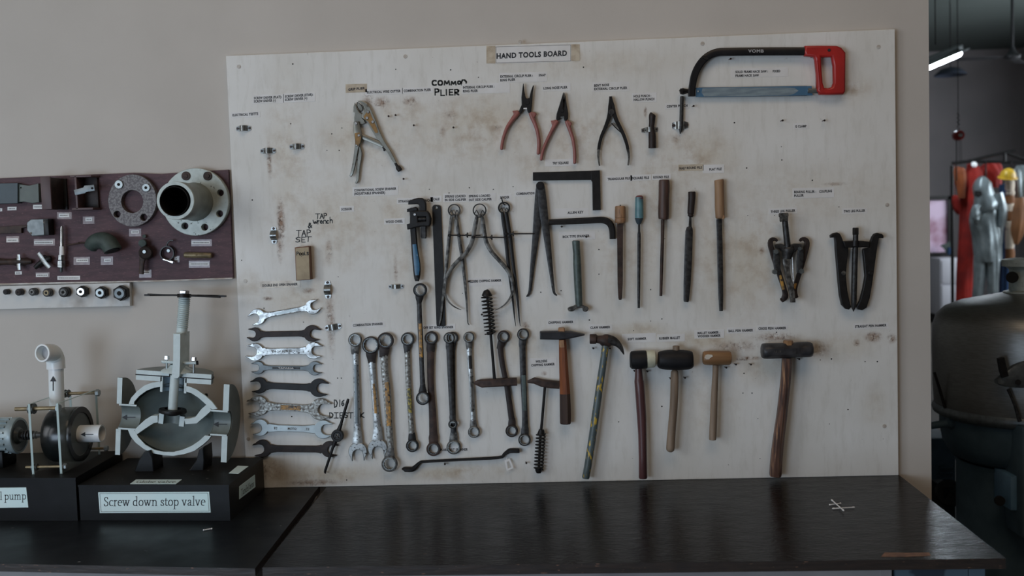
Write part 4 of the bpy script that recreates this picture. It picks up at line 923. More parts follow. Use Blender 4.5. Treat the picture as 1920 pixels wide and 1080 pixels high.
build('leg', joined(bar(LP([(248,545,76),(252,600,74),(256,640,56),(270,740,58),(296,830,62),(312,900,58),(318,960,52),(320,1005,50)]), -.044, .012, 'box', k=2)), M['grey_iron'], t, label='middle leg of brighter worn steel')
for a in ([(145,470,62),(150,580,74),(160,700,60)], [(405,440,60),(398,570,72),(388,690,52)]):
    build('link_plate', bar(LP(a), -.029, .007, 'box'), M['dark_iron'], t)
for x, y, r, yy in ((142,465,30,-.033),(130,680,28,-.033),(410,673,30,-.033),(395,432,22,-.04)):
    p = at(1430+x/5.68, 390+y/5.68, yy); build('bolt', cyl(p+Vector((0,.010,0)), p+Vector((0,-.005,0)), r/5.68*.00142, n=6, ch=.001), M['satin_dark'], t, smooth=25)
build('rod', bar(LP([(316,525,8),(320,600,11),(327,782,10)]), -.050, .003), M['silver'], t)
build('painted_leg_patch', bar(LP([(185,715,24),(203,790,34),(222,868,26)]), -.0222, .001, 'flat'), M['gold'], t)
build('painted_leg_patch', bar(LP([(352,800,26),(335,868,24)]), -.0222, .001, 'flat'), M['gold'], t)
def LQ(p): return zz(p, 1380, 340, 3.375)
t = thing('gear_puller', at(1602, 583, -.006), 'large dark two legged puller with hooked arms', 'puller', 'bearing pullers')
build('leg', plate(LQ([(598,342),(612,330),(640,323),(658,330),(670,352),(680,380),(712,400),(713,440),(703,520),(697,600),(706,690),(720,760),(730,795),(718,812),(695,808),(670,782),(656,720),(646,620),(638,520),(630,430),(628,380),(625,356),(600,357)]), -.010, -.024, bev=.0025), M['black'], t)
build('leg', plate(LQ([(936,344),(925,332),(895,326),(876,332),(862,352),(850,385),(845,420),(808,425),(804,440),(812,520),(819,600),(805,680),(785,755),(763,795),(775,812),(800,817),(828,800),(848,740),(862,660),(876,560),(888,470),(898,400),(907,360),(935,360)]), -.010, -.024, bev=.0025), M['black'], t)
build('cross_bar', plate(LQ([(676,378),(740,375),(800,376),(850,382),(846,420),(800,418),(740,420),(690,420)]), -.018, -.034, bev=.003), M['black'], t)
build('screw', joined(bar(LQ([(757,330,34),(756,400,34),(752,500,36),(748,650,36),(745,790,32),(743,824,4)]), -.026, None, n=18), *[bar(LQ([(752-i*.17,430+i*9,38),(752-i*.17,433.5+i*9,38)]), -.026, None, n=16) for i in range(38)]), M['dark_iron'], t)
build('screw_head', bar(LQ([(757,293,34),(757,297,40),(757,336,40),(757,340,32)]), -.026, None, n=6), M['black'], t)
build('collar', bar(LQ([(755,376,50),(754,410,50)]), -.027, None, n=16), M['black'], t)
for x, m_ in ((680,'grey_iron'),(850,'black')):
    p = at(1380+x/3.375, 340+580/3.375, -.023); build('bolt', cyl(p, p+Vector((0,-.006,0)), .0062, n=14, ch=.0015), M[m_], t)
# ---------------------------------------------------------------- pipe wrench
def L9(p): return zz(p, 740, 360, 9)
t = thing('pipe_wrench', at(782, 528, -.005), 'pipe wrench with black jaws and blue enamel handle', 'wrench')
build('hook_jaw', plate(L9([(226,150),(330,112),(400,96),(465,99),(512,138),(530,205),(532,330),(405,330),(404,290),(412,240),(402,215),(375,203),(225,212)]), -.014, -.030, bev=.003), M['black'], t)
build('lower_jaw', plate(L9([(205,287),(352,248),(380,268),(392,325),(205,338)]), -.013, -.031, bev=.0025), M['black'], t)
build('housing', plate(L9([(246,325),(400,312),(545,316),(585,365),(607,440),(600,540),(575,582),(440,582),(350,600),(262,628),(210,634),(200,545),(252,530),(254,420)]), -.009, -.035, [L9([(388,420),(528,412),(532,492),(392,502)])], bev=.003), M['black'], t)
build('adjusting_nut', joined(bar(L9([(395,456,92),(528,454,92)]), -.022, .018, n=20), *[bar(L9([(403+i*11,456,98),(407+i*11,456,98)]), -.022, .019, n=16) for i in range(11)]), M['dark_iron'], t)
build('threaded_shank', joined(bar(L9([(492,570,88),(494,760,88),(494,785,70)]), -.022, .016, 'box'), *[bar(L9([(491,590+i*14,104),(493,596+i*14,104)]), -.022, .014, 'box') for i in range(12)]), M['dark_iron'], t)
p = at(740+340/9, 360+380/9, -.034); build('pin', cyl(p, p+Vector((0,-.003,0)), .004, n=14, ch=.001), M['silver'], t)
build('handle', bar([(774.5,425,10.5),(776.5,450,11),(778,470,12),(781,495,14),(782,510,13),(782,520,10.5),(782,527,7)], -.020, [.014,.013,.012,.012,.012,.011,.009], 'box', k=3), M['black'], t)
build('handle_enamel', bar([(777,458,7),(779,475,8.5),(781.5,495,10),(782,508,9),(782,516,6)], -.0262, .0012, 'flat', k=2), M['blue_handle'], t)
# ---------------------------------------------------------------- steel rule
def L35(p): return zz(p, 700, 330, 3.483)
solo('steel_rule', plate(L35([(384,204),(390,193),(402,188),(430,190),(440,198),(443,215),(458,600),(472,974),(470,979),(415,981),(412,970),(398,600)]), -.003, -.0052, [L35(circ(411,207,9))], bev=.0003), M['black'], 'long black steel rule with a hang hole', 'ruler')
# ---------------------------------------------------------------- spring calipers
def spring_caliper(name, label, ring, legs, rod, knob, m_, y, ringm='black', w=7, pins=()):
    t = thing(name, at(700+legs[0][-1][0]/3.483, 330+legs[0][-1][1]/3.483, -.004), label, 'caliper', 'spring calipers and dividers')
    cx, cy, R = ring
    pts = [(cx+R*math.cos(math.radians(a)), cy+R*math.sin(math.radians(a)), w) for a in range(118, 118+306, 12)]
    build('spring_ring', bar(L35(pts), y, .008, 'flat', k=2), M[ringm], t)
    for l in legs: build('leg', bar(L35(l), y, [.006]*(len(l)-2)+[.004, .002], 'box', k=4), M[m_], t)
    for l in legs:
        x_, y_ = l[0][0], l[0][1]; sx = 1 if x_ > cx else -1
        build('spring_prong', bar(L35([(cx+sx*R*.86, cy+R*.62, 5), (cx+sx*R*.52, cy+R*.02, 5), (cx+sx*R*.36, cy+R*.18, 5), (cx+sx*R*.16, cy+R*.70, 5), (x_, y_+4, 6)]), y-.002, .004, 'flat', k=3), M[ringm], t)
    for q in pins:
        p = at(700+q[0]/3.483, 330+q[1]/3.483, y-.003); build('pivot', cyl(p, p+Vector((0,-.004,0)), q[2]/3.483*.00145, n=14, ch=.001), M['grey_iron'], t)
    g = bar(L35([(rod[0], rod[1], 8), (rod[2], rod[3], 8)]), y-.0055, None, n=10)
    build('adjusting_rod', g, M['black'], t)
    build('adjusting_knob', joined(bar(L35([(knob[0]-14, knob[1], 10), (knob[0]-6, knob[1], 16), (knob[0]-3, knob[1], 20)]), y-.0055, None, n=14), bar(L35([(knob[0]-2, knob[1], 34), (knob[0]+6, knob[1], 34)]), y-.0055, None, n=14)), M['dark_iron'], t)
    for k_ in legs:
        # swivel blocks where the rod crosses a leg
        best = min(range(len(k_)), key=lambda i: abs(k_[i][1]-rod[1]))
        x_ = k_[best][0]; p = at(700+x_/3.483, 330+rod[1]/3.483, y-.003)
        build('swivel', cyl(p, p+Vector((0,-.006,0)), .0042, n=12, ch=.001), M['black'], t)
    return t
spring_caliper('inside_caliper', 'grey spring inside caliper with straight legs, left of the bowed one', (528,224,38),
 [[(512,252,14),(508,290,20),(497,388,22),(484,520,22),(468,680,20),(452,820,16),(442,920,12),(432,976,8)], [(540,252,14),(545,290,20),(558,388,22),(578,520,22),(595,660,20),(606,780,14),(614,900,9),(618,960,7),(628,973,4)]],
 (490,387,700,388), (613,386), 'grey_iron', -.0095, 'dark_iron', pins=((525,260,11),))
spring_caliper('outside_caliper', 'large grey outside caliper with wide bowed legs', (694,224,41),
 [[(680,252,16),(672,290,26),(660,350,27),(652,400,27),(636,450,27),(600,508,27),(545,562,26),(502,615,25),(478,665,22),(468,720,18),(470,780,12),(500,830,9),(540,860,7),(574,874,4)], [(706,252,16),(714,290,26),(722,350,27),(730,400,27),(746,450,27),(780,505,27),(830,560,26),(876,615,26),(902,665,25),(912,720,21),(903,775,15),(870,828,10),(830,860,7),(796,876,4)]],
 (648,399,880,402), (772,401), 'grey_iron', -.0175, 'black', pins=((693,262,12),))
t = spring_caliper('divider', 'black spring divider with pointed legs, right of the bowed caliper', (854,208,35),
 [[(842,236,20),(848,280,25),(864,400,24),(880,560,22),(898,700,19),(912,820,13),(922,920,8),(930,982,3)], [(866,236,20),(874,280,25),(893,400,24),(912,560,22),(930,700,18),(944,820,13),(952,920,8),(960,980,3)]],
 (860,378,1050,377), (912,377), 'black', -.0095, 'black', w=10, pins=())
build('nail_loop', bar(L35([(836,140,8),(848,180,8),(862,190,10)]), -.010, None, n=8), M['black'], t)
t = thing('firm_joint_caliper', at(1022, 556, -.004), 'large dark inside caliper with out-turned feet on a round joint', 'caliper')
build('leg', bar(L35([(1088,50,36),(1085,90,50),(1078,200,54),(1070,290,50),(1058,420,42),(1042,560,32),(1030,680,24),(1024,740,20),(1016,770,16),(1000,788,8)]), -.007, .006, 'box', k=3), M['dark_iron'], t)
build('leg', bar(L35([(1094,50,36),(1098,90,50),(1108,200,56),(1120,300,50),(1136,420,42),(1153,560,32),(1168,680,22),(1176,740,18),(1184,768,14),(1200,780,8)]), -.0135, .006, 'box', k=3), M['dark_iron'], t)
build('joint', joined(plate(L35(circ(1090,64,28)), -.004, -.018, bev=.001), plate(L35(circ(1090,64,19)), -.018, -.0195, bev=.0008)), M['black'], t)
# ---------------------------------------------------------------- coil handled chipping hammers
def coil_hammer(label, head, shaft, c0, c1_, R, turns, capg, y):
    t = thing('chipping_hammer', at(860+shaft[0][0]/3, 540+shaft[0][1]/3, -.004), label, 'hammer', 'coil handled chipping hammers')
    build('head', bar(c2(head), y, [h[2]/3*.0014*f for h, f in zip(head, [.6]+[.8]*(len(head)-2)+[.7])], 'box'), M['brown_iron'], t)
    build('shaft', bar(c2(shaft), y, None, n=10), M['black'], t)
    P0 = at(860+c0[0]/3, 540+c0[1]/3, y); P1 = at(860+c1_[0]/3, 540+c1_[1]/3, y)
    build('coil_grip', coil(P0, P1, R/3*.00145, .0020, turns, 14), M['black'], t)
    for cg in capg: build('end_cap', cg, M['black'], t)
    return t
coil_hammer('coil handled chipping hammer hung head down, its grip rising above', [(84,535,10),(105,533,30),(130,536,46),(250,530,44),(328,526,44)], [(202,520,18),(194,420,16),(180,258,15),(170,140,14),(158,30,14)], (178,258), (157,42), 30, 10.5,
  (bar(c2([(154,10,20),(156,16,34),(158,34,54),(158,44,56),(158,48,40)]), -.020, None, n=14), bar(c2([(176,246,40),(178,262,36)]), -.020, None)), -.020)
t2 = coil_hammer('coil handled chipping hammer hung head up, its grip hanging low', [(385,528,12),(425,520,34),(470,534,42),(520,541,44),(568,545,42)], [(486,545,16),(478,640,15),(468,760,16),(460,830,16),(450,1028,14)], (463,818), (449,1022), 26, 11,
  (bar(c2([(449,1010,40),(450,1028,38),(450,1040,26)]), -.016, None, n=14), bar(c2([(466,796,30),(463,826,46)]), -.016, None)), -.016)
# ---------------------------------------------------------------- hammers
def LH(p): return zz(p, 1000, 590, 3.375)
def LK(p): return zz(p, 1280, 600, 3.376)
t = thing('chipping_hammer', at(1060, 795, -.005), 'wooden handled hammer with a long wedge nosed steel head', 'hammer', 'wooden handled hammers')
build('head', plate(LH([(40,112),(46,108),(155,106),(205,107),(240,108),(300,120),(326,126),(324,132),(290,140),(235,152),(160,160),(42,158)]), -.008, -.034, bev=.003), M['head_dark'], t)
build('handle', bar(LH([(184,158,46),(186,200,50),(190,300,56),(196,420,62),(200,500,68)]), -.021, [.020,.020,.022,.025,.027], 'oct', k=3), M['wood_orange'], t)
build('handle_end', bar(LH([(200,500,68),(202,580,71),(203,640,72),(203,685,70),(203,691,60)]), -.021, [.027,.028,.028,.028,.024], 'oct'), M['wood_end'], t)
build('handle_top', bar(LH([(178,82,36),(178,88,42),(179,108,42)]), -.021, .020, 'box'), M['wood_light'], t)
build('worn_collar', bar(LH([(182,160,40),(186,205,46)]), -.0215, .0205, 'oct'), M['wood_light'], t)
t = thing('claw_hammer', at(1098, 896, -.005), 'claw hammer with a teal tubular handle worn to yellow', 'hammer')
build('head', joined(bar(LH([(357,154,58),(362,154,64),(395,154,64),(402,155,50)]), -.026, None, n=20), bar(LH([(400,155,48),(425,158,54),(440,162,74),(465,165,84),(490,166,74)]), -.026, [.020,.022,.028,.030,.026], 'round', k=2)), M['brown_iron'], t)
build('claw', bar(LH([(470,160,70),(500,165,62),(528,180,46),(550,203,32),(563,228,20),(573,252,6)]), -.028, [.026,.024,.022,.020,.014,.004], 'oct', k=3), M['dark_iron'], t)
build('handle', bar(LH([(456,195,46),(446,280,46),(420,450,47),(396,620,48),(372,790,49),(345,960,48),(332,1028,48),(331,1036,42)]), -.026, None, n=20), M['teal_yellow'], t)
t = thing('soft_hammer', at(1205, 896, -.005), 'soft faced hammer with one black and one cream face on a red brown handle', 'hammer')
build('head', bar(LH([(612,288,90),(620,288,112),(640,287,118),(700,284,118),(716,283,114)]), -.030, None, n=24), M['rubber'], t)
build('face', bar(LH([(714,283,104),(722,283,112),(755,280,110),(768,280,104),(773,280,84)]), -.030, None, n=24), M['nylon'], t, label='cream nylon face')
build('handle', bar(LH([(666,340,44),(668,395,52),(668,415,56),(669,420,60),(676,500,62),(685,640,60),(690,760,54),(693,900,52),(694,1030,54),(694,1036,48)]), -.028, None, n=20), M['wood_red'], t)
t = thing('rubber_mallet', at(1258, 853, -.005), 'black rubber mallet with a pale worn wooden handle', 'mallet')
build('head', bar(LH([(790,288,84),(794,288,104),(815,287,118),(850,286,128),(900,286,130),(950,286,128),(985,287,120),(1005,288,104),(1009,288,84)]), -.034, None, n=28, k=2), M['rubber'], t, smooth=60)
build('handle', bar(LH([(894,348,50),(893,450,51),(888,580,51),(878,700,51),(870,800,54),(866,870,54)]), -.030, None, k=2, n=20, rnd=.8), M['wood_grey'], t)
build('handle_top', bar(LH([(903,197,38),(903,201,44),(903,228,44)]), -.032, None, n=18), M['wood_grey'], t)
t = thing('wooden_mallet', at(1337, 824, -.005), 'small turned wooden mallet with a chipped face', 'mallet')
build('head', bar(LK([(127,240,60),(130,240,78),(142,240,90),(170,240,93),(290,241,92),(302,242,82),(306,242,64)]), -.028, None, n=24), M['wood_mallet'], t)
build('chip', plate(LK([(146,222),(160,218),(188,220),(192,232),(175,240),(168,250),(148,250),(140,238)]), -.0440, -.0482, bev=.0008), M['paper_old'], t, label='bare chipped patch')
build('handle', bar(LK([(208,285,38),(207,350,38),(200,480,43),(195,620,46),(190,745,47),(190,756,40)]), -.026, None, n=18, k=2), M['wood_grey'], t)
t = thing('sledge_hammer', at(1453, 892, -.005), 'heavy dark sledge hammer on a long stained brown handle', 'hammer')
build('head', bar(LK([(500,196,74),(506,196,90),(530,196,98),(630,193,96),(700,190,94),(710,190,92),(730,188,96),(790,186,98),(812,187,90),(820,187,74)]), -.036, [.036,.044,.050,.052,.052,.050,.050,.048,.042,.034], 'oct', k=2), M['sledge'], t, smooth=50)
O = at(1280+578/3.376, 600+207/3.376, -.0625); U = at(1280+622/3.376, 600+205/3.376, -.0625)-O; V = at(1280+578/3.376, 600+196/3.376, -.0625)-O
build('stamped_text', text_geo('2.5 LB', O, U, V, .03), M['grey_iron'], t, smooth=0)
build('handle', bar(LK([(660,240,62),(654,350,62),(642,470,63),(628,600,65),(610,730,68),(595,860,72),(587,975,74),(586,988,64)]), -.032, [.028,.028,.029,.030,.032,.034,.034,.030], 'oct', k=2), M['wood_sledge'], t)
build('handle_groove', bar(LK([(658,430,4),(640,600,4),(618,800,5),(606,985,4)]), -.0495, .001, 'flat', k=2), M['wood_end'], t)
build('handle_top', bar(LK([(668,128,50),(668,134,60),(668,160,62)]), -.036, .034, 'oct'), M['wood_mallet'], t)
# ---------------------------------------------------------------- diestock and tap box
t = thing('diestock', at(631, 886, -.008), 'black diestock with two slanting handles over the lowest spanners', 'diestock')
build('handle', bar([(653,748,4.4),(652,752,5.5),(645,775,5.2),(637,804,5.6)], -.022, None, n=12), M['black'], t)
build('handle', bar([(627,830,5.6),(618,858,5.2),(610,882,4.8),(609,886,3.6)], -.022, None, n=12), M['black'], t)
build('ring_body', joined(plate(circ(632,817.5,11.6,28), -.016, -.028, [circ(632,817.5,6.2,20)], bev=.0015), bar([(640,794,6),(634,810,9)], -.022, .008), bar([(629,826,9),(625,838,6)], -.022, .008)), M['black'], t)
build('die', plate(circ(632,817.5,6.3,20), -.017, -.026, [circ(632,816,1.8,8), circ(629.5,819.5,1.2,8), circ(635,819.5,1.2,8)], bev=.0005), M['dark_iron'], t)
t = thing('tap_set_box', at(570, 528, -.002), 'small upright brown wooden box under the TAP SET writing', 'box')
a = at(553, 465, -.028); b = at(581, 526, -.028)
th_ = .0001
def L44(p): return zz(p, 420, 320, 3.376)
build('body', plate(L44([(447,487),(463,482),(478,486),(520,477),(536,478),(541,590),(546,690),(456,696)]), 0, -.028, bev=.0012), [M['boxside']], t)
build('front_face', plate(L44([(452,492),(536,484),(540,600),(544,687),(461,692)]), -.028, -.0286, bev=.0002), M['boxwood'], t, label='lighter scuffed front')
g = hand([('P',556,478.5,4,6),('O',561,478.5,4,4.5),('O',566,478.5,4,4.5),('L',571,478,3,6),('S',575,478,4,5),('I',559,480.5,12,.4)], -.0290, 1.2)
build('marker_writing', g, M['marker'], t, smooth=0)
# ---------------------------------------------------------------- maroon fittings panel
PF = .006     # panel front plane
pn = thing('fittings_panel', at(200, 525, .02), 'maroon painted display panel of metal fittings on the wall left of the tool board', 'panel')
build('board', plate([(-90,338.5),(60,331.5),(250,324),(300,326),(360,322),(428,318),(433,420),(437,521),(300,526),(-90,534)], .019, PF, bev=.001), [M['maroon']], pn)
build('bottom_edge', bar([(-90,534.5,2.6),(300,526.5,2.6),(437,521.5,2.4)], PF+.004, .012, 'flat'), M['white_edge'], pn)
def plabel(b, p=None, tilt=0, parent=pn, yy=PF):
    if p is None: p = b
    o = None
    if p is not b: o = build('tape', rect_px(b[0], b[1], b[2], b[3], yy, yy-.0005, tilt), M['maroon_tape'], parent, smooth=0)
    q = build('paper_label', rect_px(p[0], p[1], p[2], p[3], yy, yy-.001, tilt), M['paper'], parent, smooth=0)
    g = G(); r = random.Random(int(p[0]*7)); x = p[0]+2.5
    while x < p[2]-3:
        w = r.uniform(1, 2.4); ym = (p[1]+p[3])/2
        g.join(bar([(x, ym, 1.6), (min(x+w, p[2]-2), ym-.05, 1.6)], yy-.0012, .0003, 'flat')); x += w+.8
    if g.v: build('printed_text', g, M['ink_grey'], q, smooth=0)
M['maroon_tape'] = mat('clear_tape_on_maroon', c(98,84,84), c(80,66,68), rough=.25, scale=60)
for b, p in (((14,388,31,394.5),None),((62,384,82,392),None),((107,398,134.5,411),(110,400.5,130,407.5)),((155.5,406,177,420),(160,408,173,415)),((11.7,443,36,455),(12,447,34,454)),((63.5,448,103,461),(64,451.5,99.5,458)),
             ((138,482,168.5,497),(143,485,165.5,491.5)),((189,481,212,497),(195,485,208,491)),((28,509,41,515),None),((67,511,93,520),(67.5,513,90,519)),((107.6,517.5,150,525),None),
             ((242,429,264.5,443.5),(246,432,260.5,438)),((261,506,284,521),(267,508,282,514)),((326,480,336.5,492),(327,482,335,488)),((358.5,449,397,462),(359,452,393.5,458)),((354,489,393.5,502),(355,492,392,498)),((-8,391,4,396.5),None)):
    plabel(b, p, -.4)
def wash(px, py, r, parent, y, m_='satin', hole=.35):
    p = at(px, py, y); k = r*mpp(px, py, y)
    o = build('bolt_head', cyl(p, p+Vector((0,-.004,0)), k, n=18, ch=.001), M[m_], parent)
    build('socket', cyl(p+Vector((0,-.0041,0)), p+Vector((0,-.0046,0)), k*hole, n=12), M['hole'], o); return o
t = thing('pipe_flange', at(248, 425, PF), 'flat speckled ring flange with two bright bolts on the maroon panel', 'flange', 'flanges on the maroon panel')
build('ring', plate(circ(248,376,45.5,48,49), PF, -.012, [circ(247.8,377.8,20.5,32,21.5), circ(219.5,401.5,6.3,16), circ(269.5,407.5,6.5,16), circ(223.5,346,4), circ(274.5,352,4)], bev=.001), M['speckle'], t)
wash(223.5,346,8,t,-.012); wash(274.5,352,7.5,t,-.012)
t = thing('neck_flange', at(366, 440, PF), 'large pale eight hole flange with a thick pipe stub pointing out of the maroon panel', 'flange', 'flanges on the maroon panel')
cfl = at(366, 378.5, -.006)
holes = [circ(190+x/3.857, 300+y/3.857, 6.2, 18) for x, y in ((860,238),(855,388),(748,486),(604,477),(613,116),(770,116))]
build('flange', plate(circ(366,378.5,62.5,56,63.5), PF, -.014, holes, bev=.0015), M['pale_iron'], t)
for x, y in ((613,116),(770,116)):
    p = at(190+x/3.857, 300+y/3.857, -.014); o = build('bolt_head', joined(cyl(p, p+Vector((0,-.003,0)), .0125, n=22, ch=.001), cyl(p+Vector((0,-.003,0)), p+Vector((0,-.005,0)), .006, n=14, ch=.0005)), M['brown_iron'], t)
build('pipe', lathe(cfl, (0,-1,0), [(0,.060),(.008,.054),(.03,.050),(.075,.049),(.08,.0505),(.142,.0505),(.145,.049),(.145,.042),(.02,.041)], 48), M['pale_iron2'] if 'pale_iron2' in M else mat('grey_green_pipe', c(96,100,96), c(84,88,84), metal=.2, rough=.42, scale=30), t, smooth=40)
build('pipe_rim', lathe(cfl, (0,-1,0), [(.142,.0508),(.1465,.0500),(.1465,.0415),(.142,.0412)], 48), M['pale_iron'], t)
build('inner_pipe', lathe(cfl+Vector((-.002,0,-.002)), (0,-1,0), [(.0,.0395),(.150,.0395),(.151,.0385),(.150,.0372),(.0,.0372)], 40), M['black'], t)  # inner pipe coloured black to put shade into the bore
build('bore_shade', lathe(cfl, (0,-1,0), [(.014,.0001),(.014,.041)], 32), M['hole'], t)  # near-black disc standing for shade deep in the bore
# plates and brackets
solo('steel_plate', plate([(-40,345),(33,343),(33,381),(-40,383)], PF, -.016, bev=.001), M['teal_dark'], 'dark teal square plate at the left end of the maroon panel', 'plate')
solo('steel_plate', plate([(33,345),(54,348),(72,344),(73,379),(60,381),(45,378),(33,379)], PF, -.010, [circ(39,352,1.3,8)], bev=.001), M['green_plate'], 'dull green plate butted against the dark teal one', 'plate')
t = thing('angle_bracket', at(110, 392, PF), 'maroon angle bracket standing out at the top of the maroon panel', 'bracket')
a = at(75, 333, -.075); b = at(97, 392, -.075)
build('front_face', box2((a.x, -.075, b.z), (b.x, -.069, a.z+.002), .001), M['maroon_paint'], t)
build('side_web', box2((a.x, -.069, b.z), (a.x+.006, PF, a.z+.002), .001), M['maroon_paint'], t)
build('base_plate', box2((a.x, PF, b.z), (b.x+.008, -.002, a.z), .001), M['black'], t)
build('hollow_shade', box2((b.x-.006, -.069, b.z), (b.x, PF, a.z), .001), M['black_brown'], t)  # dark sheet standing for shade on the bracket's hollow right side
t = thing('channel_section', at(150, 393, PF), 'short dark maroon channel section held by a bright strap', 'bracket')
a = at(139, 330, -.045); b = at(160, 392, -.045)
build('web', box2((a.x, -.045, b.z), (a.x+.006, PF, a.z), .001), M['maroon_paint'], t)
for z0, z1 in ((a.z-.004, a.z+.002), (b.z-.002, b.z+.004)): build('flange', box2((a.x-.012, -.045, z0), (a.x+.048, PF, z1), .001), M['maroon_paint'], t)
build('back_plate', box2((a.x, PF, b.z), (a.x+.045, -.004, a.z), .001), M['black_brown'], t)
build('strap', bar([(140,361,10),(158,357,10),(160,354,11),(177,352,11)], -.046, .002, 'flat'), M['satin_dark'], t)
p = at(173, 353, -.047); build('strap_screw', cyl(p, p+Vector((0,-.002,0)), .003, n=10), M['hole'], t)
t = thing('steel_block', at(70, 443, PF), 'grey steel block with sloped corners on the maroon panel', 'block')
build('body', plate([(50,417),(58,411),(90,410),(92,440),(60,443),(50,432)], PF, -.024, bev=.002), M['satin_dark'], t)
build('end_face', box2(at(90,411,-.026)+Vector((0,0,0)), at(93,441,PF), .001), M['black'], t)
build('screws', joined(*[cyl(at(x,y,-.024), at(x,y,-.026), .003, n=10, ch=.0005) for x, y in ((83,417),(58,437))]), M['silver'], t)
solo('flat_bar', joined(plate([(-40,428),(50,422),(50,426),(40,428),(40,437),(-40,439)], PF, -.004, bev=.001)), M['brown_iron'], 'dark flat bar ending at the sloped grey steel block', 'bar')
t = thing('pipe_nipple', at(30, 498, PF), 'dark brass pipe nipple strapped at the lower left of the maroon panel', 'fitting')
build('body', bar([(-12,491,13),(0,491,13),(5,491,11),(26,491,11),(29,491,14),(45,490.5,13),(56,490.5,9),(60,490.5,7)], -.006, None, n=16), M['brown_iron'], t)
build('strap', bar([(35,477,6),(35,483,7),(35,498,7),(36,506,6)], -.014, .002, 'flat'), M['clip'], t)
t = thing('tee_fitting', at(80, 505, PF), 'small dark angled fitting under a slanting bright clip', 'fitting')
build('body', joined(bar([(66,502,8),(74,495,10),(82,489,11),(92,485,12),(96,484,8)], -.008, None, n=14), bar([(80,490,9),(86,480,8)], -.008, None, n=12)), M['black'], t)
build('strap', bar([(72,474,7),(77,481,8),(84,492,8),(93,502,8)], -.017, .002, 'flat'), M['clip'], t)
t = thing('igniter_rod', at(115, 511, PF), 'upright plated igniter rod with white collar and hex nuts', 'fitting')
build('rod', bar([(116,424,4),(116,428,6),(116,462,7)], -.010, None, n=14), M['silver'], t)
build('collar', bar([(116,462,8),(116,478,9)], -.010, None, n=16), M['tag_white'], t)
build('nut', bar([(114.5,478,10),(114.5,487,11)], -.010, None, n=6), M['clip'], t)
build('nut', bar([(115,489,14),(115,501,15)], -.010, None, n=6), M['clip'], t)
build('tip', bar([(115,486,6),(115,508,6),(115,511,3)], -.010, None, n=10), M['satin_dark'], t)
solo('thin_rod', joined(bar([(125,460,3),(148,456,3),(162,454.5,3)], -.002, None, n=8), cyl(at(148,455,0), at(148,455,-.006), .0025, n=8)), M['brown_iron'], 'thin rod running from the igniter to the green elbow', 'rod')
t = thing('pipe_elbow', at(195, 480, PF), 'dark green pipe elbow opening down to the right', 'fitting')
build('body', sweep([at(170,464,-.014), at(176,455,-.018), at(188,451,-.022), at(201,454,-.026), at(210,466,-.030), at(212,470,-.031)], [.018,.021,.0235,.0245,.0245,.0245], [.018,.021,.0235,.0245,.0245,.0245], k=4, n=24), M['elbow_green'], t, smooth=60)
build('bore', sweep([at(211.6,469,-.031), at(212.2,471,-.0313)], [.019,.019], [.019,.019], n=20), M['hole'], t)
t = thing('drain_cock', at(272, 515, PF), 'small dark cock valve with a downward lever', 'valve')
p = at(275, 458, -.006)
build('upper_boss', joined(cyl(at(268,456,PF), at(267,456,-.022), .011, n=18, ch=.002), cyl(at(270,443,PF), at(270,443,-.006), .005, n=12)), M['green_grey'], t)
build('body', joined(cyl(at(274,474,PF), at(273,474,-.024), .019, n=20, ch=.004)), M['black_brown'], t)
build('lever', bar([(268,480,12),(266,495,8),(265,514,8)], -.014, .008, 'box'), M['brown_iron'], t)
p = at(271, 472, -.024); build('screw', cyl(p, p+Vector((0,-.003,0)), .0055, n=14, ch=.001), M['satin'], t)
t = thing('hose_clamp', at(314, 492, PF), 'thin round hose clamp with hooked end', 'clamp')
build('band', bar([(314+12.5*math.cos(i*PI/12), 475+13*math.sin(i*PI/12), 2.2) for i in range(25)], -.003, .010, 'flat'), M['dark_iron'], t)
build('hook', bar([(313,462,2.5),(314,456,2.5),(319,451,3),(325,451,3)], -.006, .004, 'box', k=3), M['dark_iron'], t)
build('screw', joined(bar([(306,486,4),(321,491,4.5)], -.010, None, n=10), bar([(320,490.5,6),(325,492,6)], -.010, None, n=6)), M['silver'], t)
p = at(316.5, 470, PF); build('fixing', cyl(p, p+Vector((0,-.004,0)), .0055, n=14, ch=.001), M['satin'], t)
solo('brass_pin', joined(bar([(345.5,478,8),(347,478,10.5),(395,479,10.5),(397,479,8)], -.004, None, n=16), cyl(at(368,478,-.012), at(368,478,-.0135), .0025, n=10)), M['brass'], 'plain brass cylinder pin at the right of the maroon panel', 'pin')
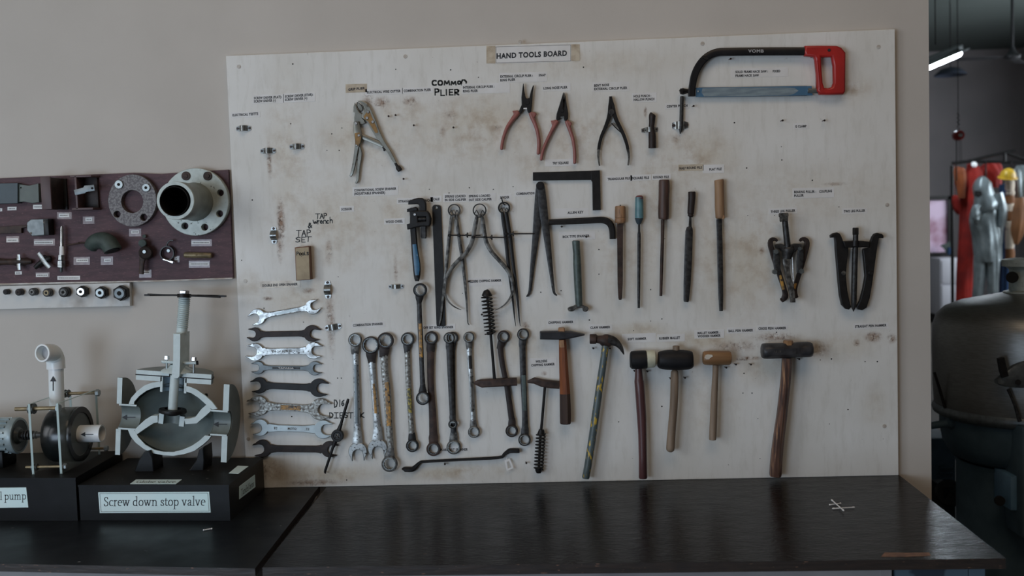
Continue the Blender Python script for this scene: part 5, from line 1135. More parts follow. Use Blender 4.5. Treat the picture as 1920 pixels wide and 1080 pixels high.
# ---------------------------------------------------------------- strip of coupling nuts
solo('nut_board', plate([(-90,539),(243,530),(244,574),(-90,582)], .019, .004, bev=.001), M['strip'], 'narrow white board of coupling nuts under the maroon panel', 'board')
for i, (x, y, r, fm, lb) in enumerate(((10,547.5,5,'hole','smallest dark nut at the left end of the nut board'),(34,548,6.3,'brown_iron','small dark nut, second from the left'),(60,547.5,7,'grey_iron','small grey nut, third from the left'),
     (87,549,7.5,'brass','brassy nut, fourth from the left'),(118.5,548,9.3,'grey_iron','grey rounded nut, fifth from the left'),(151.5,547,10.5,'silver','black nut with a bright white face, sixth from the left'),
     (187.5,549,11.5,'satin','large nut with a pale flat face, second from the right'),(224,550,14,'satin_dark','largest black hexagonal nut at the right end of the nut board'))):
    yf = -.006-.0012*r; k = mpp(x, y, yf)*r
    t = thing('coupling_nut', at(x, y+r, .004), lb, 'nut', 'coupling nuts on the white strip')
    f = at(x, y, yf); b = Vector((f.x, .004, f.z))
    build('body', cyl(b, f, k*1.02, n=6 if i > 4 else 16, ch=k*.15), M['black'] if i > 3 or i < 2 else M['dark_iron'], t, smooth=30)
    build('face', cyl(f, f+Vector((0,-.002,0)), k*.68, n=20, ch=.0006), M[fm if fm != 'hole' else 'black'], t)
    build('bore', cyl(f+Vector((0,-.0021,0)), f+Vector((0,-.0024,0)), k*.30, n=14), M['hole'], t)
# ---------------------------------------------------------------- plinths
ZT = BZ+.093
ZT1 = BZ+.113
def plinth(name, pts, zt, label, h=.083):
    t = thing(name, (sum(p[0] for p in pts)/4, sum(p[1] for p in pts)/4, BZ), label, 'plinth', 'black plinths of the cutaway models')
    build('box', slab(pts, zt-.004, zt-.004-BZ-.0005), [M['base_black']]*2, t, smooth=0)
    cx = sum(p[0] for p in pts)/4; cy = sum(p[1] for p in pts)/4
    e = [((p[0]-cx)*1.006+cx, (p[1]-cy)*1.008+cy) for p in pts]
    build('lid', slab(e, zt, .005), [M['base_top'], M['base_black']], t, smooth=0)
    return t
q1 = at_z(151, 976, BZ); q2 = at_z(432, 977, BZ); q3 = at_z(496, 919, BZ)
dx = q2-q1; q3.y = min(q3.y, .012); q4 = q1+(q3-q2); q4.y = min(q4.y, .012)
print('BASE', q1, q2, q3)
P2 = [(q4.x, q4.y), (q1.x, q1.y), (q2.x, q2.y), (q3.x, q3.y)]
b2 = plinth('model_plinth', P2, ZT, 'black plinth labelled Screw down stop valve')
r1 = at_z(146, 977, BZ); r0 = at_z(-70, 976, BZ); rb = at_z(236, 843, ZT1)
P1 = [(r0.x-.03, min(rb.y, .012)), (r0.x-.06, r0.y), (r1.x, r1.y), (rb.x-.004, min(rb.y, .012))]
b1 = plinth('model_plinth', P1, ZT1, 'black plinth whose paper label ends in the word pump')
def onface(parent, P0, P1_, rectpx, words, nm='paper_label', wpx=None):
    """paper label on the vertical face through ground points P0, P1_"""
    P0 = Vector((P0[0], P0[1], 0)); P1_ = Vector((P1_[0], P1_[1], 0)); d = (P1_-P0).normalized(); n = Vector((d.y, -d.x, 0))
    if n.dot(CAMP-P0) < 0: n = -n
    def hit(px, py, off=.0012):
        r = ray(px, py); o = P0+n*off; t = (o-CAMP).dot(n)/r.dot(n); return CAMP+r*t
    c4 = [hit(x, y) for x, y in rectpx]; g = G(); g.add(c4+[p-n*.001 for p in c4], [(0,1,2,3), (4,7,6,5), (0,4,5,1), (1,5,6,2), (2,6,7,3), (3,7,4,0)])
    o = build(nm, g, M['signpaper'], parent, smooth=0)
    for s, O, U, V in words:
        O_ = hit(*O, .0016); build('printed_text', serif(s, O_, hit(*U, .0016)-O_, hit(*V, .0016)-O_), M['ink'], o, smooth=0)
    return o, hit
o, hit = onface(b2, P2[1], P2[2], [(184,923),(392,922),(395,961),(187,962)], [('Screw down stop valve', (194,949), (385,948), (194.2,938))])
g = G()
for a, b in (((187,925.5),(389.5,924.5)),((389.5,924.5),(392,958.5)),((392,958.5),(189.5,959.5)),((189.5,959.5),(187,925.5))):
    A_, B_ = hit(*a, .0016), hit(*b, .0016); g.join(cyl(A_, B_, .0004, n=4))
build('printed_border', g, M['ink_grey'], o, smooth=0)
onface(b1, P1[1], P1[2], [(-40,915),(49,914),(53,951.5),(-40,953)], [('Central pump', (-47,938), (49.5,936.5), (-47,928.5))])
onface(b2, P2[2], P2[3], [(449,912),(478,890),(479,913),(449,936)], [('Tandel bros', (452,930), (476,911.5), (452,922))])
def onlid(parent, rectpx, words, z=ZT):
    c4 = [at_z(x, y, z+.0008) for x, y in rectpx]; g = G(); g.add(c4+[p-Vector((0,0,.0008)) for p in c4], [(0,1,2,3), (4,7,6,5), (0,4,5,1), (1,5,6,2), (2,6,7,3), (3,7,4,0)])
    o = build('paper_label', g, M['signpaper'], parent, smooth=0)
    for s, O, U, V in words:
        O_ = at_z(*O, z+.0012); build('printed_text', serif(s, O_, at_z(*U, z+.0012)-O_, at_z(*V, z+.0012)-O_), M['ink'], o, smooth=0)
onlid(b2, [(255,899),(341,899),(330,907),(244,907)], [('Globe vale'.replace('vale', 'valve'), (254,905), (328,905), (256.5,902.6))])
onlid(b2, [(446,873),(466,874),(447,888),(429,887)], [])
# ---------------------------------------------------------------- cutaway stop valve
def half_solid(c_, ax, prof, n=20, cap=True, mi_cap=0, mi=1, ref=(0,0,1)):
    """closed profile (t, r) revolved through the half turn away from the viewer, flat cut faces towards -y"""
    ax = Vector(ax).normalized(); r = Vector(ref); u = (r-ax*r.dot(ax)).normalized(); w = ax.cross(u)
    s = 1 if w.y > 0 else -1; V = []; m_ = len(prof); F_ = []; c_ = Vector(c_); g = G()
    for j in range(n+1):
        a = PI*j/n
        for t, rad in prof: V.append(c_+ax*t+(u*math.cos(a)+w*s*math.sin(a))*rad)
    for j in range(n):
        for i in range(m_): F_.append((j*m_+i, j*m_+(i+1) % m_, (j+1)*m_+(i+1) % m_, (j+1)*m_+i))
    g.add(V, F_, mi)
    if cap: g.f += [tuple(range(m_)), tuple(range(n*m_, n*m_+m_))]; g.m += [mi_cap]*2
    return g
def L7(p): return zz(p, 200, 640, 4.154)
def L8(p): return zz(p, 240, 540, 4.86)
VY = at_z(268, 884, ZT).y+.012
k7 = mpp(320, 780, VY)/4.154
VM = [M['valve'], M['valve_in']]
t = thing('stop_valve_model', at(322, 888, VY), 'grey green cutaway stop valve model standing on its black plinth', 'valve model')
def vplate(p, y0=.0, y1=.006, k=1): return plate(L7(p), VY+y1, VY-y0, bev=.0006, k=k)
cen = at(322.8, 786.5, VY)
pL = at(200+95/4.154, 640+585/4.154, VY); pR = at(200+925/4.154, 640+640/4.154, VY); ax = (pR-pL).normalized()
ell = []
rx, ry = 338*k7, 272*k7
N_ = 26
for i in range(N_+1):
    a = math.radians(23+(157-23)*i/N_); ell.append((-rx*math.cos(a), ry*math.sin(a)))
inner = [(tt*.93, r*.92) for tt, r in ell[::-1]]
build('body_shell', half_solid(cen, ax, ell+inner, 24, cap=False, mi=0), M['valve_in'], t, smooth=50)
build('cut_rim', joined(vplate([(170,490),(190,440),(235,390),(290,345),(350,322),(415,312),(420,355),(370,362),(310,385),(255,425),(215,470),(212,492)]),
   vplate([(606,348),(640,350),(700,375),(770,425),(820,470),(862,525),(828,532),(800,520),(770,490),(715,440),(660,405),(606,388)]),
   vplate([(165,690),(185,740),(225,790),(290,840),(360,872),(440,888),(520,892),(600,880),(680,855),(750,805),(790,770),(814,738),(765,733),(720,775),(660,815),(590,845),(520,862),(440,860),(370,845),(300,805),(245,745),(222,700),(205,685)])), M['valve'], t)
build('bridge_wall', vplate([(235,725),(216,690),(250,655),(300,610),(345,582),(398,578),(398,632),(365,638),(300,680)], .0, .03), M['valve'], t)
build('bridge_wall', vplate([(602,603),(640,602),(690,590),(735,530),(775,495),(820,535),(770,580),(700,640),(612,645)], .0, .03), M['valve'], t)
pS = at(200+500/4.154, 640+652/4.154, VY); upv = (at(346, 557, VY)-at(323.5, 770, VY)).normalized()
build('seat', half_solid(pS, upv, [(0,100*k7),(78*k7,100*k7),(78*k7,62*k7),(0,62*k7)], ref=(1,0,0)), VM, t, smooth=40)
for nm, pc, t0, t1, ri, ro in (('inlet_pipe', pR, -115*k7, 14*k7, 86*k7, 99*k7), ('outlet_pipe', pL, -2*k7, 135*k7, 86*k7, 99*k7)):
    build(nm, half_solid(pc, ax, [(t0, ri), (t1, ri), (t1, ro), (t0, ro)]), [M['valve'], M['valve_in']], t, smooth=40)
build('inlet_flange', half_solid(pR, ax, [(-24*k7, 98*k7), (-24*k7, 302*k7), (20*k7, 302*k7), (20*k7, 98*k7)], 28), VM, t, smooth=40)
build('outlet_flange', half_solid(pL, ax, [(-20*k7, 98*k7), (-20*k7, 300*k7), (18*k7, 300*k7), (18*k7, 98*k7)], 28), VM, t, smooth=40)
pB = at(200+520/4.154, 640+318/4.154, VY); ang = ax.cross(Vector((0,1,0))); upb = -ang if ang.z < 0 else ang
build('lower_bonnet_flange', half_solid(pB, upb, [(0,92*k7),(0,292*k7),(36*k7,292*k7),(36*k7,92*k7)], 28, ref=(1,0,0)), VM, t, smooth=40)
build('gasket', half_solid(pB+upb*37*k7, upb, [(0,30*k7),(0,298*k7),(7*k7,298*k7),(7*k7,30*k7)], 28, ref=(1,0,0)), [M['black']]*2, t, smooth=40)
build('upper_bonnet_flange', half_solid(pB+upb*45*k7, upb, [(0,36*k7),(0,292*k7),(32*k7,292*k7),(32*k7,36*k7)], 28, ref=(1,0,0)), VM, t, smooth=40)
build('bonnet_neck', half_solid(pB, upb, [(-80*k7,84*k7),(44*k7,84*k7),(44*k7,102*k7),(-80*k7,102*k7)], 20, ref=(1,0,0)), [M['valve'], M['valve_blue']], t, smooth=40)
build('gland_boss', lathe(pB+upb*70*k7+Vector((0,.028,0)), upb, [(0,128*k7),(8*k7,124*k7),(22*k7,96*k7),(40*k7,70*k7),(56*k7,58*k7)], 28), M['valve'], t, smooth=60)
build('stem', bar([(323.6,771,17),(328.2,703,16.5)], VY-.004, None, n=24), M['valve'], t, smooth=50)
sd = (at(328.2,703,VY)-at(323.6,771,VY)).normalized(); pd = at(323.6, 772.5, VY-.004)
build('valve_disc', lathe(pd, sd, [(-24*k7,1e-4),(-24*k7,40*k7),(-10*k7,62*k7),(-4*k7,100*k7),(4*k7,104*k7),(22*k7,100*k7),(26*k7,60*k7)], 32), M['black'], t, smooth=45)
build('yoke', joined(plate(L8([(412,415),(478,417),(476,640),(470,800),(455,824),(424,822),(398,796),(402,740),(410,640)]), VY+.052, VY-.016, bev=.001)), M['valve'], t)
s0 = at(240+479/4.86, 540+530/4.86, VY+.02)
build('yoke_slot', box2((s0.x-.001, VY+.012, s0.z-.032), (s0.x+.0022, VY+.036, s0.z)), M['valve_blue'], t)
build('screw', joined(bar(L8([(515,60,92),(513,120,92),(503,260,92),(490,412,94)]), VY+.02, None, n=24), *[bar(L8([(514.5-i*1.35,96+i*18,94),(514-i*1.35,101+i*18,106),(513.5-i*1.35,107+i*18,94)]), VY+.02, None, n=24) for i in range(15)]), M['valve'], t, smooth=50)
build('hex_nut', bar(L8([(513,22,80),(513,26,92),(512,60,92)]), VY+.02, None, n=6), M['silver'], t, smooth=25)
hw = at(240+512/4.86, 540+70/4.86, VY+.004); ha = (at(240+878/4.86, 540+80/4.86, VY)-at(240+145/4.86, 540+50/4.86, VY)); R_ = ha.length/2; ha.normalize(); hu = Vector((-ha.z, 0, ha.x))
hu = hu if hu.z > 0 else -hu
vd = (hw-CAMP).normalized(); hu = (hu-vd*hu.dot(vd)*.85).normalized(); hb = hu.cross(ha).normalized(); hb = hb if hb.y > 0 else -hb
build('handwheel', joined(half_solid(hw, hu, [(-.0025,R_*.86),(-.0025,R_),(.0025,R_),(.0025,R_*.86)], 30, ref=(1,0,0), mi=0), box2((-R_*.9,-.006,-.002), (R_*.9,.006,.002), .001).xf(Matrix.Translation(hw)@Matrix((ha, hb, hu)).transposed().to_4x4()),
   *[box2((-.006,0,-.002), (.006,R_*.9,.002), .001).xf(Matrix.Translation(hw)@Matrix((ha, hb, hu)).transposed().to_4x4()) for _ in (0,)], lathe(hw, hu, [(-.005,.0),(-.005,.018),(.005,.018),(.005,0)], 24)), M['black'], t)
build('gland_arm', joined(bar(L8([(308,668,26),(322,672,30),(412,676,26)]), VY+.008, None, n=14), bar(L8([(470,684,26),(600,682,26),(628,682,30)]), VY+.008, None, n=14)), M['valve'], t)
for bx_, by_, bt in ((353,632,800),(600,644,812)):
    build('gland_stud', bar(L8([(bx_,by_+26,22),(bx_,bt,22)]), VY+.008, None, n=12), M['satin'], t)
    build('gland_nut', bar(L8([(bx_+2,by_-14,46),(bx_+2,by_+16,50),(bx_+2,by_+18,40)]), VY+.008, None, n=6), M['silver'], t, smooth=25)
build('gland_nut', bar(L8([(628,664,24),(632,700,24)]), VY+.002, None, n=8), M['black'], t)
for x_, y_ in ((318,780),(716,808)): build('flange_bolt', bar(L8([(x_,y_-14,54 if x_ > 400 else 34),(x_,y_+10,54 if x_ > 400 else 34)]), VY+.05, None, n=6), M['black'], t)
build('flange_bolt', bar(L8([(712,962,26),(712,984,34),(712,996,24)]), VY+.02, None, n=6), M['black'], t)
def foot(p):
    g = plate(zz(p, 180, 530, 2.4), VY+.055, VY-.012, bev=.003)
    for v in g.v: v.z = max(v.z, ZT+.0003)
    return g
build('foot', foot([(176,870),(172,846),(190,800),(215,762),(240,756),(256,790),(262,870)]), M['base_black'], t)
build('foot', foot([(418,872),(424,838),(450,800),(462,752),(484,740),(488,800),(486,872)]), M['base_black'], t)
def arrow(x0, x1, y, hgt, yy, parent, slope=0, m_='ink'):
    w = x1-x0; p = [(x0, y), (x0+w*.28, y-hgt*.5), (x0+w*.24, y-hgt*.12), (x1, y-hgt*.12+slope), (x1, y+hgt*.12+slope), (x0+w*.24, y+hgt*.12), (x0+w*.28, y+hgt*.5)]
    return p
# arrows lie on the curved pipe walls: project each outline point on to the half cylinder
def on_cyl(pts, pc, a_, r, back=True):
    out = []
    for px, py in pts:
        d = ray(px, py).normalized(); o_ = CAMP-pc; dd = d-a_*d.dot(a_); oo = o_-a_*o_.dot(a_)
        A_ = dd.dot(dd); B_ = 2*dd.dot(oo); C0 = oo.dot(oo)-r*r; D_ = math.sqrt(max(0, B_*B_-4*A_*C0))
        s = (-B_+(D_ if back else -D_))/(2*A_); out.append(CAMP+d*s)
    return out
def arrow_strips(a0, a1, c0, hgt, pc, a_, r, back, swap=False, n=12):
    """arrow pointing to a0, cut in thin strips that follow the curved wall"""
    g = G(); L_ = a1-a0; rows = []
    for i in range(n+1):
        v = -hgt/2+hgt*i/n; s0 = a0+L_*.34*abs(v)/(hgt/2); rows.append((c0+v, s0, a1 if abs(v) <= hgt*.13 else a0+L_*.36, abs(v)))
    for p, q in zip(rows[:-1], rows[1:]):
        e = min(p[2], q[2]) if (p[3] > hgt*.13 or q[3] > hgt*.13) else a1
        m0 = [(p[1], p[0]), (e, p[0]), (e, q[0]), (q[1], q[0])]
        if swap: m0 = [(b, a) for a, b in m0]
        g.add(on_cyl(m0, pc, a_, r, back), [(0,1,2,3)])
    return g
def fine(pts, n=6):
    out = []
    for a, b in zip(pts, pts[1:]+pts[:1]):
        for i in range(n): out.append((a[0]+(b[0]-a[0])*i/n, a[1]+(b[1]-a[1])*i/n))
    return out
for x0, x1, y, pc in ((228.5,254,782.5,pL),(400,426,795.5,pR)):
    build('flow_arrow', arrow_strips(x0, x1, y, 9.5, pc, ax, 86*k7-.0012, True), M['ink'], t, smooth=0)
# ---------------------------------------------------------------- pump model
ZP = ZT1
fR = at_z(115, 888, ZP); bR = at_z(198, 852, ZP); fL = at_z(67, 887, ZP)
yF, yB = fR.y, min(bR.y, -.004); yC = (yF+yB)/2
ztop = at(107, 757, yF).z
t = thing('pump_model', (fR.x, yC, ZP), 'centrifugal pump model with white pipe elbow between clear plates, on the left plinth', 'pump model')
def aplate(x):
    p = box2((x-.003, yF, ZP), (x+.003, yB, ztop)); 
    o = build('clear_plate', p, M['acrylic'], t, smooth=0)
    e = joined(box2((x-.003, yF-.001, ZP), (x+.003, yF, ztop)), box2((x-.003, yF, ztop), (x+.003, yB, ztop+.001)), box2((x-.003, yB, ZP), (x+.003, yB+.001, ztop)))
    build('plate_edge', e, M['acrylic_edge'], o, smooth=0)
xR = fR.x; xL = fL.x; print('PUMP', yF, yB, yC, xL, xR, at(150.7,813.5,yC).x, at(99,813,yC).x)
aplate(xR); aplate(xL)
vc = at(150.7, 813.5, yC); vR = .074
x1 = vc.x; x0_ = at(99, 813, yC).x
build('casing', lathe((x0_, yC, vc.z), (1,0,0), [(0,0),(0,vR*.9),(.006,vR*.97),(.012,vR),(x1-x0_-.004,vR),(x1-x0_,vR*.96)], 48), M['volute'], t, smooth=40)
build('casing_face', lathe((x1, yC, vc.z), (1,0,0), [(0,vR*.97),(.001,vR*.97),(.001,vR*.80),(-.0005,vR*.78),(-.0005,0)], 48), M['volute_face'], t, smooth=30)
build('face_rim', lathe((x1, yC, vc.z), (1,0,0), [(-.002,vR*1.0),(.003,vR*1.0),(.003,vR*.80),(.001,vR*.79)], 48), M['volute'], t, smooth=30)
pe = at(193, 812, yC); Lp = pe.x-x1
ro = .0235
build('inlet_pipe', lathe((x1-.002, yC, vc.z), (1,0,0), [(0,ro),(Lp,ro),(Lp,ro*.84),(Lp-.03,ro*.82)], 36), M['pvc'], t, smooth=40)
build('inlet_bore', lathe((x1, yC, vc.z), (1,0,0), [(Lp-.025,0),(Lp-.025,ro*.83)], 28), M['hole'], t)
build('flow_arrow', arrow_strips(151, 175, 814.5, 8, Vector((x1, yC, vc.z)), Vector((1,0,0)), ro+.0008, False), M['ink'], t, smooth=0)
# outlet pipe and elbow
yo = yC; po = at(105.5, 760, yo); pt = at(105, 690, yo); rp = 13*mpp(105, 720, yo)
build('outlet_pipe', cyl((po.x, yo, vc.z+.02), (pt.x, yo, pt.z), rp, n=36), M['pvc'], t)
er = 16*mpp(105, 690, yo)
zc = at(103, 662, yo).z; dirn = Vector((-.25, -1, .10)).normalized()
pth = [Vector((pt.x, yo, at(105, 691, yo).z)), Vector((pt.x, yo, at(105, 676, yo).z)), Vector((pt.x, yo-.003, zc-.012)), Vector((pt.x, yo-.010, zc-.002)), Vector((pt.x, yo-.024, zc+.004))+dirn*.0, Vector((pt.x, yo-.024, zc+.004))+dirn*.030]
pth = [p for p in pth]
build('elbow', sweep(pth, [er]*len(pth), [er]*len(pth), ref=(1,0,0), k=5, n=30, cap=False), M['pvc'], t, smooth=60)
e = pth[-1]
build('elbow_rim', lathe(e-dirn*.012, dirn, [(0,er*.99),(.012,er*1.03),(.013,er*1.0),(.013,er*.82),(-.010,er*.80)], 32), M['pvc'], t, smooth=40)
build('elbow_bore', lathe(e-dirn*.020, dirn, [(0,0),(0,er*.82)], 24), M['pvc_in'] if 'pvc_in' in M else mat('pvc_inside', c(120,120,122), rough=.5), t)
build('flow_arrow', arrow_strips(705, 733, 99.5, 11, Vector((po.x, yo, vc.z)), (Vector((pt.x, yo, pt.z))-Vector((po.x, yo, vc.z+.02))).normalized(), rp+.0009, False, swap=True), M['ink'], t, smooth=0)
# tie bolts
def tie(pa, pb, y, r=.0042, hd=(.010, .009)):
    a = at(pa[0], pa[1], y); b = at(pb[0], pb[1], y); b = Vector((b.x, y, a.z)); d = (b-a).normalized()
    o = build('tie_bolt', cyl(a, b, r, n=14, ch=.001), M['brass'], t)
    build('bolt_nut', cyl(b-d*.006, b+d*.004, hd[1], n=6, ch=.001), M['satin'], o, smooth=25)
    build('washer', joined(cyl(Vector((xL-.009, y, a.z)), Vector((xL-.003, y, a.z)), hd[0]*1.15, n=18, ch=.001), cyl(Vector((xL+.003, y, a.z)), Vector((xL+.006, y, a.z)), hd[0]*1.15, n=18, ch=.001)), M['satin_dark'], o)
tie((28,767), (110,760), yF+.016, .0052, (.0125,.010))
tie((122,738), (184,738), yB-.016, .0045, (.010,.010))
tie((48,876), (123,874), yF+.012, .0035, (.008,.008))
tie((140,842), (200,842), yB-.016, .0035, (.008,.008))
# shaft, spring, motor
mc = at(36, 818, yC); zc2 = vc.z
build('shaft', cyl((at(30,818,yC).x, yC, zc2), (x0_, yC, zc2), .008, n=18), M['dark_iron'], t)
build('shaft_seal', joined(*[cyl((at(x,818,yC).x, yC, zc2), (at(x+3.2,818,yC).x, yC, zc2), .014-.0012*abs(i-1), n=20, ch=.001) for i, x in enumerate((44,49,54,60,66))]), M['dark_iron'], t)
xm = mc.x; rm = .048
build('motor_body', joined(cyl((xm-.20, yC, zc2), (xm-.012, yC, zc2), rm*.92, n=32, ch=.004), *[box((xm-.085, yC+math.cos(a)*rm*.92, zc2+math.sin(a)*rm*.92), (.13, .004, .010)).xf(Matrix.Translation((xm-.085, yC+math.cos(a)*rm*.92, zc2+math.sin(a)*rm*.92))@Matrix.Rotation(a-PI/2, 4, 'X')@Matrix.Translation((-(xm-.085), -(yC+math.cos(a)*rm*.92), -(zc2+math.sin(a)*rm*.92)))) for a in [i*2*PI/18 for i in range(18)]]), M['motor'], t, smooth=30)
build('motor_flange', lathe((xm-.012, yC, zc2), (1,0,0), [(-.004,rm),(.010,rm*1.04),(.014,rm*1.0),(.014,rm*.88)], 36), M['motor'], t, smooth=40)
build('motor_end', lathe((xm, yC, zc2), (1,0,0), [(0,rm*.90),(.001,rm*.86),(-.003,rm*.5),(.004,rm*.40),(.006,rm*.36),(.006,0)], 36), M['volute_face'], t, smooth=40)
build('motor_foot', box2((xm-.16, yC-.035, ZP), (xm-.03, yC+.035, zc2-rm*.75), .003), M['base_black'], t)
# ---------------------------------------------------------------- bits on the bench
def stick(p0, p1, r, z, label, m_='tag_white'):
    a = at_z(p0[0], p0[1], z); b = at_z(p1[0], p1[1], z)
    solo('cotton_bud', joined(cyl(a, b, r, n=8), sweep([a-(b-a)*.02, a+(b-a)*.05, a+(b-a)*.14], [r*.6, r*1.7, r*.7], n=8), sweep([b-(b-a)*.14, b-(b-a)*.05, b+(b-a)*.02], [r*.7, r*1.7, r*.6], n=8)), M[m_], label, 'stick', 'white sticks on the bench')
stick((1555,946.5), (1577,943.5), .0013, BZ+.0028, 'short white stick lying nearest the wall in the crossed heap')
stick((1561,953.5), (1602,951), .0013, BZ+.0028, 'long white stick lying level at the front of the crossed heap')
stick((1559,937), (1582,957.5), .0015, BZ+.0062, 'white stick lying across the two others')
stick((381,994), (398,991), .0014, BZ+.0022, 'small white stick alone on the left table')
# ---------------------------------------------------------------- the hall beyond the wall end
# separator machine
my = 1.15
def mk(px, py, y=my): return at(px, py, y)
cx_ = at(1928, 600, my).x
def zr(prof):   # (px right? half width in px, py) -> lathe profile about the vertical axis at cx_
    k = mpp(1928, 640, my); z0 = 0
    return [(at(1928, py, my).z, w*k) for w, py in prof]
t = thing('oil_separator', (cx_, my, 0), 'large steel hooded oil separator machine standing behind the end of the wall', 'machine')
def vl(prof, n=64, mi=0): return lathe((cx_, my, 0), (0,0,1), prof, n)
hood = zr([(164,768),(168,755),(170,720),(171,650),(170,610),(163,588),(148,574),(120,563),(60,551),(44,548)])
build('hood', vl(hood), M['bowl'], t, smooth=50)
build('hood_band', vl(zr([(160,778),(170,772),(172,764),(168,756)])), M['satin_dark'], t, smooth=50)
build('neck', vl(zr([(44,552),(44,546),(34,543),(33,505),(38,500),(46,498),(46,486),(36,484),(10,483)])), M['pale_iron'], t, smooth=40)
build('neck_port', joined(*[cyl(at(x,520,my-.075), at(x,520,my-.05), .022, n=20) for x in (1898,1936)]), M['hole'], t)
build('bowl_casing', vl(zr([(158,772),(158,800),(152,830),(140,850),(118,860)])), M['mach'], t, smooth=50)
build('pedestal', vl([(0.0,.30),(.02,.30)]+zr([(128,1010),(128,870),(132,858)])), M['mach'], t, smooth=50)
build('base', box2((cx_-.42, my-.34, 0), (cx_+.5, my+.4, .12), .02), M['mach'], t)
p = at(1873, 938, my-.26); build('drain_hole', cyl(p, p+Vector((0,-.012,0)), .018, n=16), M['hole'], t)
build('control_box', box2(at(1895,893,my-.30), (at(1925,960,my-.30).x, my-.16, at(1895,958,my-.30).z), .006), M['mach_blue'], t)
build('vertical_duct', box2((at(1916,800,my-.34).x, my-.34, at(1916,1010,my-.34).z), (at(1960,800,my-.34).x, my-.2, at(1916,800,my-.34).z), .01), M['mach'], t)
build('clamp_arm', bar([(1868,715,8),(1880,714,22),(1905,706,44),(1940,698,56)], my-.31, .03, 'box', k=2), M['satin_dark'], t)
build('clamp_handle', bar([(1876,671,12),(1880,692,13),(1884,706,12)], my-.33, .02, 'box'), M['black'], t)
build('clamp_link', bar([(1890,730,6),(1903,760,6),(1912,790,8)], my-.32, None, n=10, k=2), M['dark_iron'], t)
build('clamp_eye', cyl(at(1909,717,my-.325), at(1909,717,my-.335), .010, n=12), M['hole'], t)
build('side_valve', joined(bar([(1745,798,14),(1775,794,14),(1778,793,24),(1790,792,26),(1800,790,20)], my-.05, None, n=14), bar([(1785,778,6),(1786,812,8)], my-.05, None, n=10)), M['mach'], t)
build('side_lever', bar([(1752,698,5),(1762,730,6),(1772,765,6)], my-.05, None, n=8), M['black'], t)
# louvred cabinet behind the machine
lx = thing('louvred_cabinet', (at(1770, 900, 1.9).x, 1.9, 0), 'dark louvred machine cabinet between the wall end and the separator', 'machine')
a = at(1735, 822, 1.9); b = at(1793, 900, 1.9)
build('body', box2((a.x-.2, 1.9, 0), (b.x, 2.4, a.z), .01), M['mach'], lx)
for i, yy in enumerate((876,886,896,906,916)):
    q = at(1773, yy, 1.895); build('louvre', box(q, (.058, .022, .010), .004), M['mach'], lx)
build('top_pipe', bar([(1745,622,6),(1760,622,6)], 1.95, None), M['satin'], lx) if False else None
solo('fire_hose_reel', joined(cyl(at(1780,925,1.6), at(1780,925,1.75), .06, n=20, ch=.01), box2((at(1770,905,1.6).x,1.6,0),(at(1790,905,1.6).x,1.75,at(1780,915,1.6).z))), M['black'], 'black upright fitting on the floor beside the separator', 'fitting')
# pale cabinet and pink sheet far behind
fy = 12.0
t = thing('cabinet', (at(1757, 570, fy).x, fy, 0), 'white drawer cabinet low against the far left of the hall', 'cabinet')
a = at(1735, 482, fy); b = at(1771, 584, fy)
build('body', box2((a.x, fy-.55, b.z), (b.x, fy+.4, a.z), .01), M['cabinet'], t)
for y0_, y1_ in ((486,528),(531,575)): build('drawer', box2((a.x+.02, fy-.57, at(1750,y1_,fy).z), (b.x-.02, fy-.545, at(1750,y0_,fy).z), .005), M['cabinet'], t)
build('plinth', box2((a.x, fy-.5, 0), (b.x, fy+.4, b.z)), M['black'], t)
t = thing('display_case', (at(1765, 480, fy-.2).x, fy-.2, at(1765,480,fy).z), 'pinkish framed panel standing on the white cabinet', 'panel')
a = at(1735, 376, fy-.1); b = at(1783, 482, fy-.1); b.z = max(b.z, at(1771, 482, fy).z+.075)
build('sheet', box2((a.x, fy-.1, b.z), (b.x, fy-.06, a.z)), M['pink'], t)
build('frame', joined(box2((b.x-.05, fy-.14, b.z), (b.x+.03, fy-.02, a.z+.05)), box2((a.x, fy-.14, a.z), (b.x, fy-.02, a.z+.06)), box2((a.x, fy-.14, b.z-.06), (b.x+.03, fy-.02, b.z))), M['black'], t)
solo('potted_plant', joined(*[sweep([at(1779,478,fy-.3), at(1779+dx*.5,462,fy-.3), at(1779+dx,452+abs(dx)*.6,fy-.3)], [.01,.03,.006], [.004]*3, k=3, n=8) for dx in (-16,-11,-5,0,4)]), M['elbow_green'], 'small dark spiky plant in front of the pink panel', 'plant')
solo('blue_cup', cyl(at(1780,477,fy-.3), at(1780,464,fy-.3), .03, n=14), M['blue_cloth'], 'small blue cup beside the spiky plant', 'cup')
